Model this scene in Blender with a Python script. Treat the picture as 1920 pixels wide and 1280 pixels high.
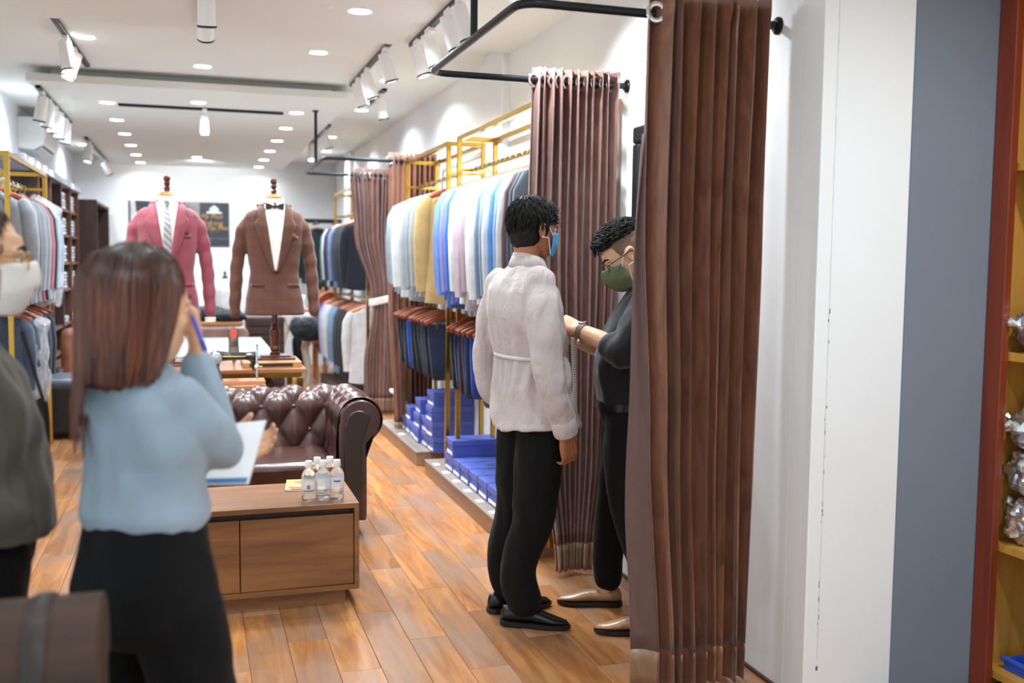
import bpy, bmesh, math, random
from mathutils import Vector, Matrix, noise
random.seed(7)
for o in list(bpy.data.objects): bpy.data.objects.remove(o)
S = bpy.context.scene
C = S.collection
R = math.radians
V = Vector
# ---------------------------------------------------------------- camera, world, exposure
CAMH, F = 1.47, 1866.7
YAW, PITCH, ROLL = R(17.7), R(-4.5), R(0.6)
fw = V((math.sin(YAW)*math.cos(PITCH), math.cos(YAW)*math.cos(PITCH), math.sin(PITCH)))
r0 = V((math.cos(YAW), -math.sin(YAW), 0)); u0 = r0.cross(fw)
rt = r0*math.cos(ROLL)+u0*math.sin(ROLL); up = -r0*math.sin(ROLL)+u0*math.cos(ROLL)
cd = bpy.data.cameras.new('camera'); cam = bpy.data.objects.new('camera', cd); C.objects.link(cam)
m3 = Matrix((rt, up, -fw)).transposed(); cam.matrix_world = Matrix.Translation((0, 0, CAMH)) @ m3.to_4x4()
cd.lens = 35; cd.sensor_width = 36; cd.clip_start = .05; cd.clip_end = 60
cd.dof.use_dof = True; cd.dof.focus_distance = 4.1; cd.dof.aperture_fstop = 2.0
S.camera = cam
w = bpy.data.worlds.new('world'); S.world = w; w.use_nodes = True
w.node_tree.nodes['Background'].inputs[0].default_value = (.86, .96, 1, 1)
w.node_tree.nodes['Background'].inputs[1].default_value = .75
S.view_settings.view_transform = 'Standard'; S.view_settings.look = 'None'
S.view_settings.exposure = 0.6; S.view_settings.gamma = 1.0; S.view_settings.use_curve_mapping = False
def at(x, y, Y=None, Z=None, X=None):
    """world point seen at a photo pixel at a known depth, height or lateral position (survey of the room)"""
    d = fw+rt*((x-960)/F)-up*((y-640)/F); o = V((0, 0, CAMH))
    t = (Y/d.y) if Y is not None else ((Z-CAMH)/d.z if Z is not None else X/d.x)
    return o+d*t
def lamp(name, loc, power, col=(.92, 1, 1.08), size=.12, target=None, kind='AREA', spread=170, ang=60, parent=None):
    l = bpy.data.lights.new(name, kind); l.energy = power*(1.0 if kind == 'SPOT' else 1); l.color = col
    if kind == 'AREA': l.shape = 'DISK'; l.size = size; l.spread = R(spread)
    if kind == 'SPOT': l.spot_size = R(ang); l.spot_blend = .7; l.shadow_soft_size = size
    o = bpy.data.objects.new(name, l); C.objects.link(o); o.location = loc
    if target is not None: o.rotation_euler = (V(target)-V(loc)).to_track_quat('-Z', 'Y').to_euler()
    return o
# ---------------------------------------------------------------- mesh helpers
class MB:
    def __init__(s): s.v = []; s.f = []
    def add(s, vs, fs):
        n = len(s.v); s.v += [tuple(p) for p in vs]; s.f += [tuple(i+n for i in f) for f in fs]; return s
    def box(s, x0, x1, y0, y1, z0, z1):
        return s.add([(x0,y0,z0),(x1,y0,z0),(x1,y1,z0),(x0,y1,z0),(x0,y0,z1),(x1,y0,z1),(x1,y1,z1),(x0,y1,z1)],
                     [(0,3,2,1),(4,5,6,7),(0,1,5,4),(1,2,6,5),(2,3,7,6),(3,0,4,7)])
    def obox(s, c, ax, ay, az):      # oriented box: centre and three half-axis vectors
        c, ax, ay, az = V(c), V(ax), V(ay), V(az)
        vs = [c+i*ax+j*ay+k*az for k in (-1,1) for j in (-1,1) for i in (-1,1)]
        fs = [(0,2,3,1),(4,5,7,6),(0,1,5,4),(1,3,7,5),(3,2,6,7),(2,0,4,6)]
        if ax.cross(ay).dot(az) < 0: fs = [f[::-1] for f in fs]
        return s.add(vs, fs)
    def loft(s, rings, cap=True):
        n = len(rings[0]); vs = [p for r in rings for p in r]; fs = []
        for i in range(len(rings)-1):
            for j in range(n):
                a, b = i*n+j, i*n+(j+1) % n
                fs.append((a, b, b+n, a+n))
        if cap: fs.append(tuple(range(n))[::-1]); fs.append(tuple(range((len(rings)-1)*n, len(rings)*n)))
        return s.add(vs, fs)
    def lathe(s, prof, n=20, o=(0,0,0), ax=None):
        q = V((0,0,1)).rotation_difference(V(ax).normalized()) if ax is not None else None
        rings = []
        for r, z in prof:
            ring = []
            for j in range(n):
                a = 2*math.pi*j/n; p = V((max(r,1e-4)*math.cos(a), max(r,1e-4)*math.sin(a), z))
                if q: p = q @ p
                ring.append(V(o)+p)
            rings.append(ring)
        return s.loft(rings)
    def tube(s, pts, r, n=8, closed=False, flat=1, ref=None):
        pts = [V(p) for p in pts]; k = len(pts); rs = r if isinstance(r, (list, tuple)) else [r]*k
        t0 = (pts[1]-pts[0]).normalized(); a = ref and V(ref) or (V((0,0,1)) if abs(t0.z) < .9 else V((1,0,0)))
        x = (a-t0*a.dot(t0)).normalized(); rings = []
        for i, p in enumerate(pts):
            t = ((pts[(i+1) % k]-pts[i-1]) if closed else (pts[min(i+1,k-1)]-pts[max(i-1,0)])).normalized()
            x = (x-t*x.dot(t)).normalized(); y = t.cross(x)
            rings.append([p+(x*math.cos(2*math.pi*j/n)*rs[i]*flat+y*math.sin(2*math.pi*j/n)*rs[i]) for j in range(n)])
        if closed: rings.append(rings[0]); return s.loft(rings, False)
        return s.loft(rings)
    def limb(s, pts, rs, n=12, flat=1, ref=None, sub=4):  # smooth tapered rounded limb
        P_ = [V(p) for p in pts]; q = []; qr = []
        for i in range(len(P_)-1):
            p0, p1, p2, p3 = P_[max(i-1,0)], P_[i], P_[i+1], P_[min(i+2,len(P_)-1)]
            for k in range(sub):
                t = k/sub
                q.append(.5*((2*p1)+(-p0+p2)*t+(2*p0-5*p1+4*p2-p3)*t*t+(-p0+3*p1-3*p2+p3)*t**3)); qr.append(rs[i]*(1-t)+rs[i+1]*t)
        q.append(P_[-1]); qr.append(rs[-1])
        d0 = (q[0]-q[1]).normalized(); d1 = (q[-1]-q[-2]).normalized()
        a = [(q[0]+d0*qr[0]*math.sin(t), qr[0]*math.cos(t)) for t in (1.45, 1.0, .5)]
        b = [(q[-1]+d1*qr[-1]*math.sin(t), qr[-1]*math.cos(t)) for t in (.5, 1.0, 1.45)]
        pr = a+list(zip(q, qr))+b
        return s.tube([p for p, _ in pr], [r for _, r in pr], n, False, flat, ref)
    def ball(s, c, rx, ry=None, rz=None, n=16, m=10, M=None):
        ry = ry or rx; rz = rz or rx; rings = []
        for i in range(m+1):
            t = math.pi*i/m-math.pi/2; t = max(min(t, 1.53), -1.53); ring = []
            for j in range(n):
                a = 2*math.pi*j/n; p = V((rx*math.cos(t)*math.cos(a), ry*math.cos(t)*math.sin(a), rz*math.sin(t)))
                ring.append(V(c)+(M @ p if M else p))
            rings.append(ring)
        return s.loft(rings)
    def grid(s, nu, nv, fn, cu=False, flip=False):
        vs = [fn(i/nu, j/nv) for i in range(nu+1) for j in range(nv+1)]; fs = []
        for i in range(nu):
            for j in range(nv):
                a = i*(nv+1)+j; f = (a, a+nv+1, a+nv+2, a+1); fs.append(f[::-1] if flip else f)
        return s.add(vs, fs)
    def prism(s, poly, h0, h1, fr):    # polygon in a plane, extruded: fr(u, v, h) -> point
        n = len(poly); vs = [fr(u, v, h0) for u, v in poly]+[fr(u, v, h1) for u, v in poly]
        fs = [tuple(range(n))[::-1], tuple(range(n, 2*n))]+[(i, (i+1) % n, (i+1) % n+n, i+n) for i in range(n)]
        return s.add(vs, fs)
    def mesh(s, name='m'):
        me = bpy.data.meshes.new(name); me.from_pydata(s.v, [], s.f); me.update(); return me
def sm(me, ang=38):
    me.shade_smooth()
    if ang: me.set_sharp_from_angle(angle=R(ang))
    return me
def fixn(me):
    b = bmesh.new(); b.from_mesh(me); bmesh.ops.recalc_face_normals(b, faces=b.faces); b.to_mesh(me); b.free()
def ob(name, g, mat, parent=None, smooth=38, bevel=0, solid=0, sub=0, label=None, off=0, fix=True):
    me = g.mesh(name) if isinstance(g, MB) else g
    if isinstance(g, MB) and fix and not solid: fixn(me)
    if smooth: sm(me, smooth)
    if mat and not me.materials: me.materials.append(mat)
    o = bpy.data.objects.new(name, me); C.objects.link(o)
    if parent: o.parent = parent; o.matrix_parent_inverse = parent.matrix_basis.inverted()
    if solid: md = o.modifiers.new('s', 'SOLIDIFY'); md.thickness = solid; md.offset = off
    if bevel: md = o.modifiers.new('b', 'BEVEL'); md.width = bevel; md.segments = 2; md.limit_method = 'ANGLE'; md.angle_limit = R(40)
    if sub: md = o.modifiers.new('u', 'SUBSURF'); md.levels = sub; md.render_levels = sub
    if label: o['label'] = label
    return o
def tag(o, label, cat, group=None):
    o['label'] = label; o['category'] = cat
    if group: o['group'] = group
    return o
def thing(name, label, cat, loc=(0,0,0), group=None):
    o = bpy.data.objects.new(name, None); C.objects.link(o); o.location = loc; o.empty_display_size = .05
    return tag(o, label, cat, group)
def struct(o, label=None):
    o['kind'] = 'structure'
    if label: o['label'] = label
    return o
def copy_tree(o, parent=None, delta=None, mats=None):
    c = o.copy(); C.objects.link(c)
    if parent: c.parent = parent
    if delta is not None and not parent: c.location = o.location+V(delta)
    for ch in o.children: copy_tree(ch, c)
    return c
def fuse(mb, voxel, it=4, fac=.5, wr=None):    # one continuous skin from overlapping closed shapes
    me0 = mb.mesh('t'); fixn(me0); t = bpy.data.objects.new('t', me0); C.objects.link(t)
    a = t.modifiers.new('r', 'REMESH'); a.mode = 'VOXEL'; a.voxel_size = voxel
    if it: b = t.modifiers.new('s', 'SMOOTH'); b.factor = fac; b.iterations = it
    dg = bpy.context.evaluated_depsgraph_get(); me = bpy.data.meshes.new_from_object(t.evaluated_get(dg))
    bpy.data.objects.remove(t)
    if wr:
        ns = [v.normal.copy() for v in me.vertices]
        for v, n in zip(me.vertices, ns): v.co = v.co+n*wr(v.co, n)
        me.update()
    return me
# ---------------------------------------------------------------- materials
def lin(h):
    h = h.lstrip('#'); c = [int(h[i:i+2], 16)/255 for i in (0, 2, 4)]
    return tuple(x/12.92 if x <= .04045 else ((x+.055)/1.055)**2.4 for x in c)+(1,)
class NT:
    def __init__(s, name):
        s.m = bpy.data.materials.new(name); s.m.use_nodes = True; s.t = s.m.node_tree; s.b = s.t.nodes['Principled BSDF']
    def n(s, typ, **k):
        x = s.t.nodes.new(typ)
        for a, v in k.items():
            if a[0] == '_': setattr(x, a[1:], v)
            else: x.inputs[a.replace('__', ' ')].default_value = v
        return x
    def l(s, a, b): s.t.links.new(a, b)
    def coords(s, scale=(1,1,1), space='Object', rot=(0,0,0)):
        tc = s.n('ShaderNodeTexCoord'); mp = s.n('ShaderNodeMapping'); mp.inputs['Scale'].default_value = scale; mp.inputs['Rotation'].default_value = rot
        s.l(tc.outputs[space], mp.inputs[0]); return mp.outputs[0]
    def ramp(s, fac, stops):
        r = s.n('ShaderNodeValToRGB'); e = r.color_ramp.elements
        while len(e) < len(stops): e.new(.5)
        for x, (p, c) in zip(e, stops): x.position = p; x.color = c if len(c) == 4 else tuple(c)+(1,)
        s.l(fac, r.inputs[0]); return r.outputs[0]
    def mix(s, fac, a, b, mode='MIX'):
        x = s.n('ShaderNodeMix'); x.data_type = 'RGBA'; x.blend_type = mode
        for sock, val in ((x.inputs[0], fac), (x.inputs[6], a), (x.inputs[7], b)):
            if hasattr(val, 'links') or isinstance(val, bpy.types.NodeSocket): s.l(val, sock)
            else: sock.default_value = val
        return x.outputs[2]
    def bump(s, h, strength=.2, dist=.01):
        x = s.n('ShaderNodeBump'); x.inputs['Strength'].default_value = strength; x.inputs['Distance'].default_value = dist
        s.l(h, x.inputs['Height']); s.l(x.outputs[0], s.b.inputs['Normal'])
    def set(s, **k):
        for a, v in k.items(): s.b.inputs[a.replace('__', ' ')].default_value = v
def pm(name, hx, rough=.5, metal=0, var=.12, scale=25, bump=.0, bscale=200, **k):
    s = NT(name); c = lin(hx) if isinstance(hx, str) else tuple(hx)
    s.set(Roughness=rough, Metallic=metal, Base__Color=c, **k)
    co = s.coords()
    if var:
        nz = s.n('ShaderNodeTexNoise', Scale=scale, Detail=3.0); s.l(co, nz.inputs[0])
        d = tuple(x*(1-var) for x in c[:3])+(1,); l_ = tuple(min(1, x*(1+var)) for x in c[:3])+(1,)
        s.l(s.ramp(nz.outputs[0], [(.3, d), (.7, l_)]), s.b.inputs['Base Color'])
    if bump:
        n2 = s.n('ShaderNodeTexNoise', Scale=bscale, Detail=2.0); s.l(co, n2.inputs[0]); s.bump(n2.outputs[0], bump, .004)
    return s.m
def cloth(name, hx, rough=.85, scale=300, bump=.25, var=.1, sheen=.2):
    return pm(name, hx, rough, 0, var, 14, bump, scale, Sheen__Weight=sheen, Specular__IOR__Level=.25)
def wood(name, c1, c2, axis='Y', scale=6, rough=.4, coat=0, stretch=14):
    s = NT(name); sc = {'X': (1, stretch, stretch), 'Y': (stretch, 1, stretch), 'Z': (stretch, stretch, 1)}[axis]
    co = s.coords(sc); nz = s.n('ShaderNodeTexNoise', Scale=scale*.25, Detail=6.0, Roughness=.6, Distortion=.6); s.l(co, nz.inputs[0])
    s.l(s.ramp(nz.outputs[0], [(.28, lin(c1)), (.5, tuple((a+b)/2 for a, b in zip(lin(c1), lin(c2)))), (.72, lin(c2))]), s.b.inputs['Base Color'])
    s.set(Roughness=rough, Coat__Weight=coat, Coat__Roughness=.15); s.bump(nz.outputs[0], .08, .003); return s.m
def glow(name, col, st):
    s = NT(name); s.set(Base__Color=col+(1,), Emission__Color=col+(1,), Emission__Strength=st); return s.m
M = dict(
 wall=pm('white_wall_paint', '#e9ebec', .75, var=.015, scale=3, bump=.05, bscale=120), ceil=pm('ceiling_paint', '#dcdfd9', .85, var=.01, scale=2),
 blue=pm('blue_grey_wall_paint', '#757d8a', .7, var=.03, scale=2, bump=.05, bscale=90),
 blk=pm('black_metal', '#22262a', .38, .6, var=.05), dark=pm('dark_plastic', '#17181a', .5, var=.05),
 gold=pm('brushed_gold', '#c8a24a', .22, 1, var=.06, scale=60), chrome=pm('chrome', '#d8dadb', .15, 1, var=.02), steel=pm('hook_wire', '#b9b39a', .3, 1, var=.03),
 lampw=pm('white_lamp_enamel', '#f0f0ee', .4, var=.02), rim=pm('lamp_rim', '#3a3a3a', .5, var=.05),
 white=pm('white_plastic', '#eeeeec', .4, var=.02), paper=pm('white_paper', '#f4f5f7', .7, var=.02),
 mahog=wood('mahogany', '#3a1409', '#6d2c15', 'Z', 8, .28, .5), darkw=wood('dark_brown_cabinet', '#2b1d19', '#43302a', 'Z', 6, .45),
 brownw=wood('brown_cabinet', '#4a2c20', '#6b4432', 'Z', 6, .45), hang=wood('hanger_wood', '#6e2f17', '#9a4f2a', 'X', 9, .35), hangl=wood('pale_hanger_wood', '#b06a34', '#d29457', 'X', 9, .35),
 cabw=wood('walnut_laminate', '#6a4226', '#a06f42', 'X', 5, .34, .1, 9), tabw=wood('table_wood', '#8a5836', '#c08a5c', 'X', 5, .3, .3),
 plat=wood('platform_front', '#7d5d47', '#9a775c', 'Y', 6, .45), plattop=wood('platform_top', '#7b7068', '#958a80', 'Y', 5, .5),
 red=wood('red_brown_wood', '#6b2a17', '#8a3b20', 'Z', 4, .4), ochre=wood('ochre_wood', '#a8762c', '#c99846', 'Z', 4, .42),
 skin=pm('skin', '#c98f6f', .5, var=.07, scale=30, bump=.05, bscale=400, Subsurface__Weight=.08, Subsurface__Radius=(.01, .004, .002)),
 skinl=pm('light_skin', '#e0b08d', .5, var=.06, scale=30, bump=.05, bscale=400, Subsurface__Weight=.08, Subsurface__Radius=(.01, .004, .002)),
 skind=pm('tan_skin', '#ad6f4d', .5, var=.08, scale=30, bump=.06, bscale=300, Subsurface__Weight=.06, Subsurface__Radius=(.01, .004, .002)),
 hair=pm('black_hair', '#14120f', .62, var=.3, scale=90, Specular__IOR__Level=.3), blackc=cloth('black_cloth', '#09090b', .85, var=.15, sheen=.03), shoeb=pm('black_leather', '#0c0d10', .3, var=.1, bump=.1, bscale=90),
)
# ================================================================ the setting
WX, LX, BY = 1.92, -1.5, 14.3     # right wall, left wall, back wall
def plank_mat():
    s = NT('laminate_floor'); oi = s.n('ShaderNodeObjectInfo'); tc = s.n('ShaderNodeTexCoord')
    ad = s.n('ShaderNodeVectorMath'); ad.operation = 'ADD'; s.l(tc.outputs['Object'], ad.inputs[0])
    mu = s.n('ShaderNodeVectorMath'); mu.operation = 'SCALE'; mu.inputs['Scale'].default_value = 37.0
    cb = s.n('ShaderNodeCombineXYZ'); s.l(oi.outputs['Random'], cb.inputs[0]); s.l(oi.outputs['Random'], cb.inputs[1]); s.l(cb.outputs[0], mu.inputs[0]); s.l(mu.outputs[0], ad.inputs[1])
    mp = s.n('ShaderNodeMapping'); mp.inputs['Scale'].default_value = (9, 1.1, 1); s.l(ad.outputs[0], mp.inputs[0])
    n1 = s.n('ShaderNodeTexNoise', Scale=1.6, Detail=7.0, Roughness=.62, Distortion=.9); s.l(mp.outputs[0], n1.inputs[0])
    c1 = s.ramp(n1.outputs[0], [(.22, lin('#7c5136')), (.45, lin('#a8703f')), (.6, lin('#bb8350')), (.8, lin('#cc9c6b'))])
    mp2 = s.n('ShaderNodeMapping'); mp2.inputs['Scale'].default_value = (2.2, .8, 1); s.l(ad.outputs[0], mp2.inputs[0])
    n2 = s.n('ShaderNodeTexNoise', Scale=1.7, Detail=3.0); s.l(mp2.outputs[0], n2.inputs[0])
    g = s.ramp(n2.outputs[0], [(.44, (0, 0, 0)), (.62, (.72, .72, .72))])
    c2 = s.mix(g, c1, lin('#957c6c'))
    rr = s.ramp(oi.outputs['Random'], [(0, (.72, .7, .68)), (.5, (.98, .96, .94)), (1, (1.15, 1.12, 1.08))])
    s.l(s.mix(1.0, c2, rr, 'MULTIPLY'), s.b.inputs['Base Color']); s.set(Roughness=.27, Specular__IOR__Level=.5); s.bump(n1.outputs[0], .05, .002); return s.m
M['plank'] = plank_mat()
base = struct(ob('floor', MB().box(LX-.1, 3.2, -.3, BY, -.03, -.008), pm('floor_underlay', '#4a3526', .8)), 'brown laminate plank floor of the shop')
bw, bl = .152, .92; pl_mesh = {}
def plank(w, l):
    k = (round(w, 3), round(l, 3))
    if k not in pl_mesh:
        m = MB(); e = .0018
        m.add([(-w/2,-l/2,-.008),(w/2,-l/2,-.008),(w/2,l/2,-.008),(-w/2,l/2,-.008),(-w/2,-l/2,-e),(w/2,-l/2,-e),(w/2,l/2,-e),(-w/2,l/2,-e),
               (-w/2+e,-l/2+e,0),(w/2-e,-l/2+e,0),(w/2-e,l/2-e,0),(-w/2+e,l/2-e,0)],
              [(8,9,10,11),(0,1,5,4),(1,2,6,5),(2,3,7,6),(3,0,4,7),(4,5,9,8),(5,6,10,9),(6,7,11,10),(7,4,8,11)])
        me = m.mesh('plank'); me.materials.append(M['plank']); pl_mesh[k] = me
    return pl_mesh[k]
cells = []
for i in range(int((3.1-LX)/bw)+1):
    x = LX+bw*(i+.5)
    y = .55-((i*.37) % 1)*bl
    while y < BY-.01:
        l = min(bl, BY-y); x0 = x
        if not (x > WX+.06 and y > 2.9-bl): cells.append((x, y+l/2, l))
        y += bl
def vis(c):
    d = V((c[0], c[1], -CAMH)); z = d.dot(fw); px = 960+F*d.dot(rt)/max(z, .1); py = 640-F*d.dot(up)/max(z, .1)
    return z > 1 and -60 < px < 1980 and py < 1360
near = sorted([c for c in cells if vis(c)], key=lambda c: c[1])[:280]; ns_ = set(near)
for c in near:
    o = bpy.data.objects.new('plank', plank(bw-.001, c[2]-.001)); C.objects.link(o); o.location = (c[0], c[1], 0); o.parent = base
rest = MB()
for c in cells:
    if c not in ns_:
        w_, l_ = bw/2-.0008, c[2]/2-.0008; rest.box(c[0]-w_, c[0]+w_, c[1]-l_, c[1]+l_, -.008, 0)
o = ob('plank_remainder', rest, M['plank'], base, 0); o['kind'] = 'stuff'
# walls
struct(ob('wall_right', MB().box(WX, WX+.12, 2.9, BY, 0, 3.0), M['wall'], smooth=0), 'white painted wall on the right behind racks and curtains')
struct(ob('wall_left', MB().box(LX-.12, LX, 4.2, BY, 0, 3.0), M['wall'], smooth=0), 'white painted wall on the left')
struct(ob('wall_back', MB().box(LX-.12, WX+.12, BY, BY+.12, 0, 3.0), M['wall'], smooth=0), 'pale back wall with the dark poster')
pier = struct(ob('wall_pier', MB().box(WX+.001, 2.268, 2.78, 2.9, 0, 3.0), M['wall'], smooth=0, bevel=.004), 'white wall end beside the near curtain with a cracked vertical joint')
cr = MB()
xx = at(1543, 900, Y=2.78).x
for k in range(60):
    z = .15+k*.045; a = xx+.0006*math.sin(k*1.7); hw = .0008+.0012*(random.random()**3)
    cr.box(a-hw, a+hw, 2.7785, 2.781, z, z+.046)
ob('crack_filler', cr, pm('crack_filler', '#cfcfcb', .8, var=.1), pier, 0)
chip = MB()
for k in range(20):
    z = random.uniform(.2, 1.45); chip.ball((xx+random.uniform(-.002, .004), 2.7795, z), random.uniform(.001, .003), .0015, random.uniform(.002, .012), 6, 4)
chip.ball((at(1532, 1220, Y=2.78).x, 2.7795, .125), .005, .002, .009, 8, 5)
ob('paint_chip', chip, pm('paint_chip', '#6c6660', .9), pier, 0)
struct(ob('wall_front', MB().box(2.268, 2.95, 2.776, 2.9, 0, 3.0), M['blue'], smooth=0), 'blue grey painted wall strip right of the white pier')
struct(ob('baseboard_right', MB().box(WX-.012, WX, 2.9, 4.9, 0, .012), wood('base_trim', '#3c2317', '#5b3826', 'Y'), smooth=0), 'thin dark trim along the right wall')
# ceiling in three levels: near field, middle strip, floating panel with a shadow gap
struct(ob('ceiling', MB().box(LX-.12, WX+.12, 6.1, BY, 2.84, 2.9), M['ceil'], smooth=0), 'cream ceiling')
struct(ob('ceiling_near', MB().box(LX-.12, 3.2, -.3, 6.1, 2.785, 2.9), M['ceil'], smooth=0), 'nearer cream ceiling field')
pn = struct(ob('ceiling_panel', MB().box(-1.12, 1.2, 7.9, BY-.001, 2.73, 2.785), M['ceil'], smooth=0, bevel=.003), 'long floating ceiling panel with a shadow gap')
ob('panel_riser', MB().box(-.98, 1.06, 8.06, BY-.01, 2.785, 2.841), M['ceil'], pn, 0)
# pilaster steps on the right wall
for i, (y0, y1, d) in enumerate(((6.12, 6.5, .05), (12.6, 13.0, .06))):
    struct(ob('wall_pilaster', MB().box(WX-d, WX+.01, y0, y1, 0, 2.838), M['wall'], smooth=0, bevel=.003), 'shallow white pilaster on the right wall')
# ================================================================ lights
M['led'] = glow('led_disc', (1, .97, .93), 12.0)
DL = [(x, y, 2.73) for x in (-.65, .85) for y in (8.78, 9.83, 10.88, 11.93, 12.98, 14.0)]+[(.05, 8.5, 2.73), (.05, 13.0, 2.73)]
for p in ((675, 22, 2.785), (597, 99, 2.84), (380, 125, 2.84), (160, 70, 2.84), (727, 152, 2.84), (678, 207, 2.84), (44, 168, 2.84), (155, 271, 2.84), (620, 257, 2.84), (612, 284, 2.84)):
    q = at(p[0], p[1], Z=p[2]-.004); DL.append((q.x, q.y, p[2]))
DLU = [(x, y, 2.785) for x in (-.65, .15, 1.0) for y in (2.3, 3.9)]+[(-.65, 5.3, 2.785), (2.2, 1.6, 2.785), (1.6, .6, 2.785), (0, .8, 2.785)]
ri = MB().lathe([(.052, -.001), (.068, -.006), (.07, 0), (.052, 0)], 24).mesh('ring'); ri.materials.append(M['lampw'])
di = MB().lathe([(.0, -.004), (.055, -.004), (.055, 0), (0, 0)], 24).mesh('disc'); di.materials.append(M['led'])
DLW = 9
names = ['row by the left track', 'row by the right racks']
for i, (x, y, z) in enumerate(DL+DLU):
    inview = i < len(DL)
    side = 'left row' if x < -.3 and x > -.9 else ('right row' if .6 < x < 1.05 else ('centre line' if abs(x) < .3 else ('right margin' if x > 0 else 'left margin')))
    SD = lambda x: 'left row' if x < -.3 and x > -.9 else ('right row' if .6 < x < 1.05 else ('centre line' if abs(x) < .3 else ('right margin' if x > 0 else 'left margin')))
    rank = sum(1 for k_, (a, b, c) in enumerate(DL+DLU) if SD(a) == side and (b, k_) < (y, i))
    ordw = ['nearest', 'second', 'third', 'fourth', 'fifth', 'sixth', 'seventh', 'eighth', 'ninth', 'tenth', 'eleventh', 'twelfth'][rank]
    t = thing('ceiling_downlight', f'round white recessed downlight, {ordw} from the shop front in the {side}', 'downlight', (x, y, z), 'recessed ceiling downlights')
    for nm, me in (('trim_ring', ri), ('lens', di)):
        o = bpy.data.objects.new(nm, me); C.objects.link(o); o.parent = t
    lamp('downlight_glow', (x, y, z-.012), DLW*(.3 if y > 13.5 else (1.5 if (x > 1.5 and y < 2) else .25 if y < 4.5 else (1.35 if y < 8.6 else .95))), (.93, 1, 1.06) if y < 8 else (.9, .99, 1.1), .11, (x, y, 0), spread=150)
# track spots
def track(name, a, b, label):
    a, b = V(a), V(b); d = (b-a).normalized(); s_ = d.cross(V((0,0,1)))
    return tag(ob(name, MB().obox((a+b)/2-V((0,0,.011)), (b-a)/2, s_*.017, V((0,0,.011))), M['blk'], smooth=0, bevel=.002), label, 'light track')
def spot(loc, aim, label, L=.17, r=.042, power=0, col=(.93, 1, 1.06), ang=75):
    loc = V(loc); t = thing('track_spotlight', label, 'spotlight', loc, 'white track spotlights')
    ob('adapter', MB().box(loc.x-.018, loc.x+.018, loc.y-.06, loc.y+.06, loc.z-.045, loc.z-.012), M['lampw'], t, bevel=.004)
    ob('stem', MB().tube([loc-V((0,0,.04)), loc-V((0,0,.105))], .011, 10), M['lampw'], t)
    j = loc-V((0,0,.1)); d = (V(aim)-j).normalized(); a = j-d*.05
    ob('can', MB().lathe([(0, 0), (r*.8, 0), (r*.84, .006), (r, L-.004), (r*.93, L), (r*.8, L-.012), (0, L-.012)], 22, a, d), M['lampw'], t)
    ob('rim', MB().lathe([(r*1.01, L-.009), (r*1.02, L-.001), (r*.96, L+.002), (r*.9, L-.004), (r*.96, L-.009)], 22, a, d), M['rim'], t)
    ob('lens', MB().lathe([(0, L-.014), (r*.8, L-.012), (r*.8, L-.009), (0, L-.009)], 18, a, d), M['led'] if power else pm('spot_lens', '#d8d4c8', .3), t)
    if power: lamp('spot_beam', a+d*(L+.006), power, col, .04, V(aim), 'SPOT', ang=ang)
    return t
for y, n in ((4.15, 'farther'), (3.55, 'nearer')): spot((1.27, y, 2.785), (1.9, y, 1.9), f'added unseen track spotlight whitening the near fitting cubicle wall, {n} of two', .18, .045, 34, ang=115)  # two unseen spots added out of view to whiten the cubicle wall
track('light_track', (1.27, 3.3, 2.785), (1.27, 6.04, 2.785), 'black ceiling light track nearest the big curtains, above the suit rail')
for i, (y, n) in enumerate(((5.86, 'farthest'), (5.55, 'third'), (5.1, 'second'), (4.86, 'nearest'))):
    spot((1.27, y, 2.785), (1.82, y-.2+.08*(i % 2), .95), f'white track spotlight over the suit rail, {n} of four on the nearest right track', .18, .045, 48, ang=128)
track('light_track', (1.18, 6.16, 2.84), (1.18, 7.85, 2.84), 'black ceiling light track right of the cream floating panel front edge')
for i, (y, n) in enumerate(((6.4, 'nearest'), (7.1, 'middle'), (7.5, 'farthest'))):
    spot((1.18, y, 2.84), (1.78, y+.05, .8), f'white track spotlight on the middle right track, {n} of three', .18, .045, 36, ang=120)
track('light_track', (1.46, 7.95, 2.84), (1.46, 8.8, 2.84), 'short black light track between floating panel and right wall')
spot((1.46, 8.15, 2.84), (1.8, 8.2, 1.4), 'single white spotlight on the short track near the right wall', .17, .042, 50)
track('light_track', (1.31, 10.2, 2.84), (1.31, 12.0, 2.84), 'black light track farthest back on the right side')
spot((1.31, 10.5, 2.84), (1.9, 10.5, 1.2), 'white spotlight on the far right track, nearer of two', .17, .042, 50)
spot((1.31, 11.8, 2.84), (1.2, 11.2, 1.0), 'white spotlight on the far right track, farther of two', .17, .042, 40)
track('light_track', (-.57, 8.8, 2.73), (.74, 8.8, 2.73), 'black light track running crosswise under the floating panel')
spot((.1, 8.8, 2.73), (.1, 8.6, 1.0), 'lone white spotlight in the middle of the crosswise track', .17, .04, 25)
track('light_track', (-.74, 6.25, 2.84), (-.7, 7.75, 2.84), 'slanting short black light track at upper left near the front')
spot((-.73, 6.75, 2.84), (-.4, 6.5, .5), 'white spotlight swung sideways on the upper left track', .18, .045, 40)
spot((-.72, 7.1, 2.84), (-1.3, 6.6, 1.0), 'white spotlight pointing down on the upper left track', .18, .045, 40)
track('light_track', (.06, 4.4, 2.785), (.06, 5.9, 2.785), 'light track at the top edge above the sofa')
spot((.07, 4.96, 2.785), (.12, 5.6, .5), 'white spotlight at the top edge above the sofa', .18, .045, 45)
spot((.07, 5.3, 2.785), (.1, 6.4, 1.2), 'white spotlight lit straight at the maroon suit, second from top edge', .18, .042, 20)
track('light_track', (-1.07, 8.1, 2.73), (-1.07, 10.1, 2.73), 'black light track along the left edge of the floating panel')
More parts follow.
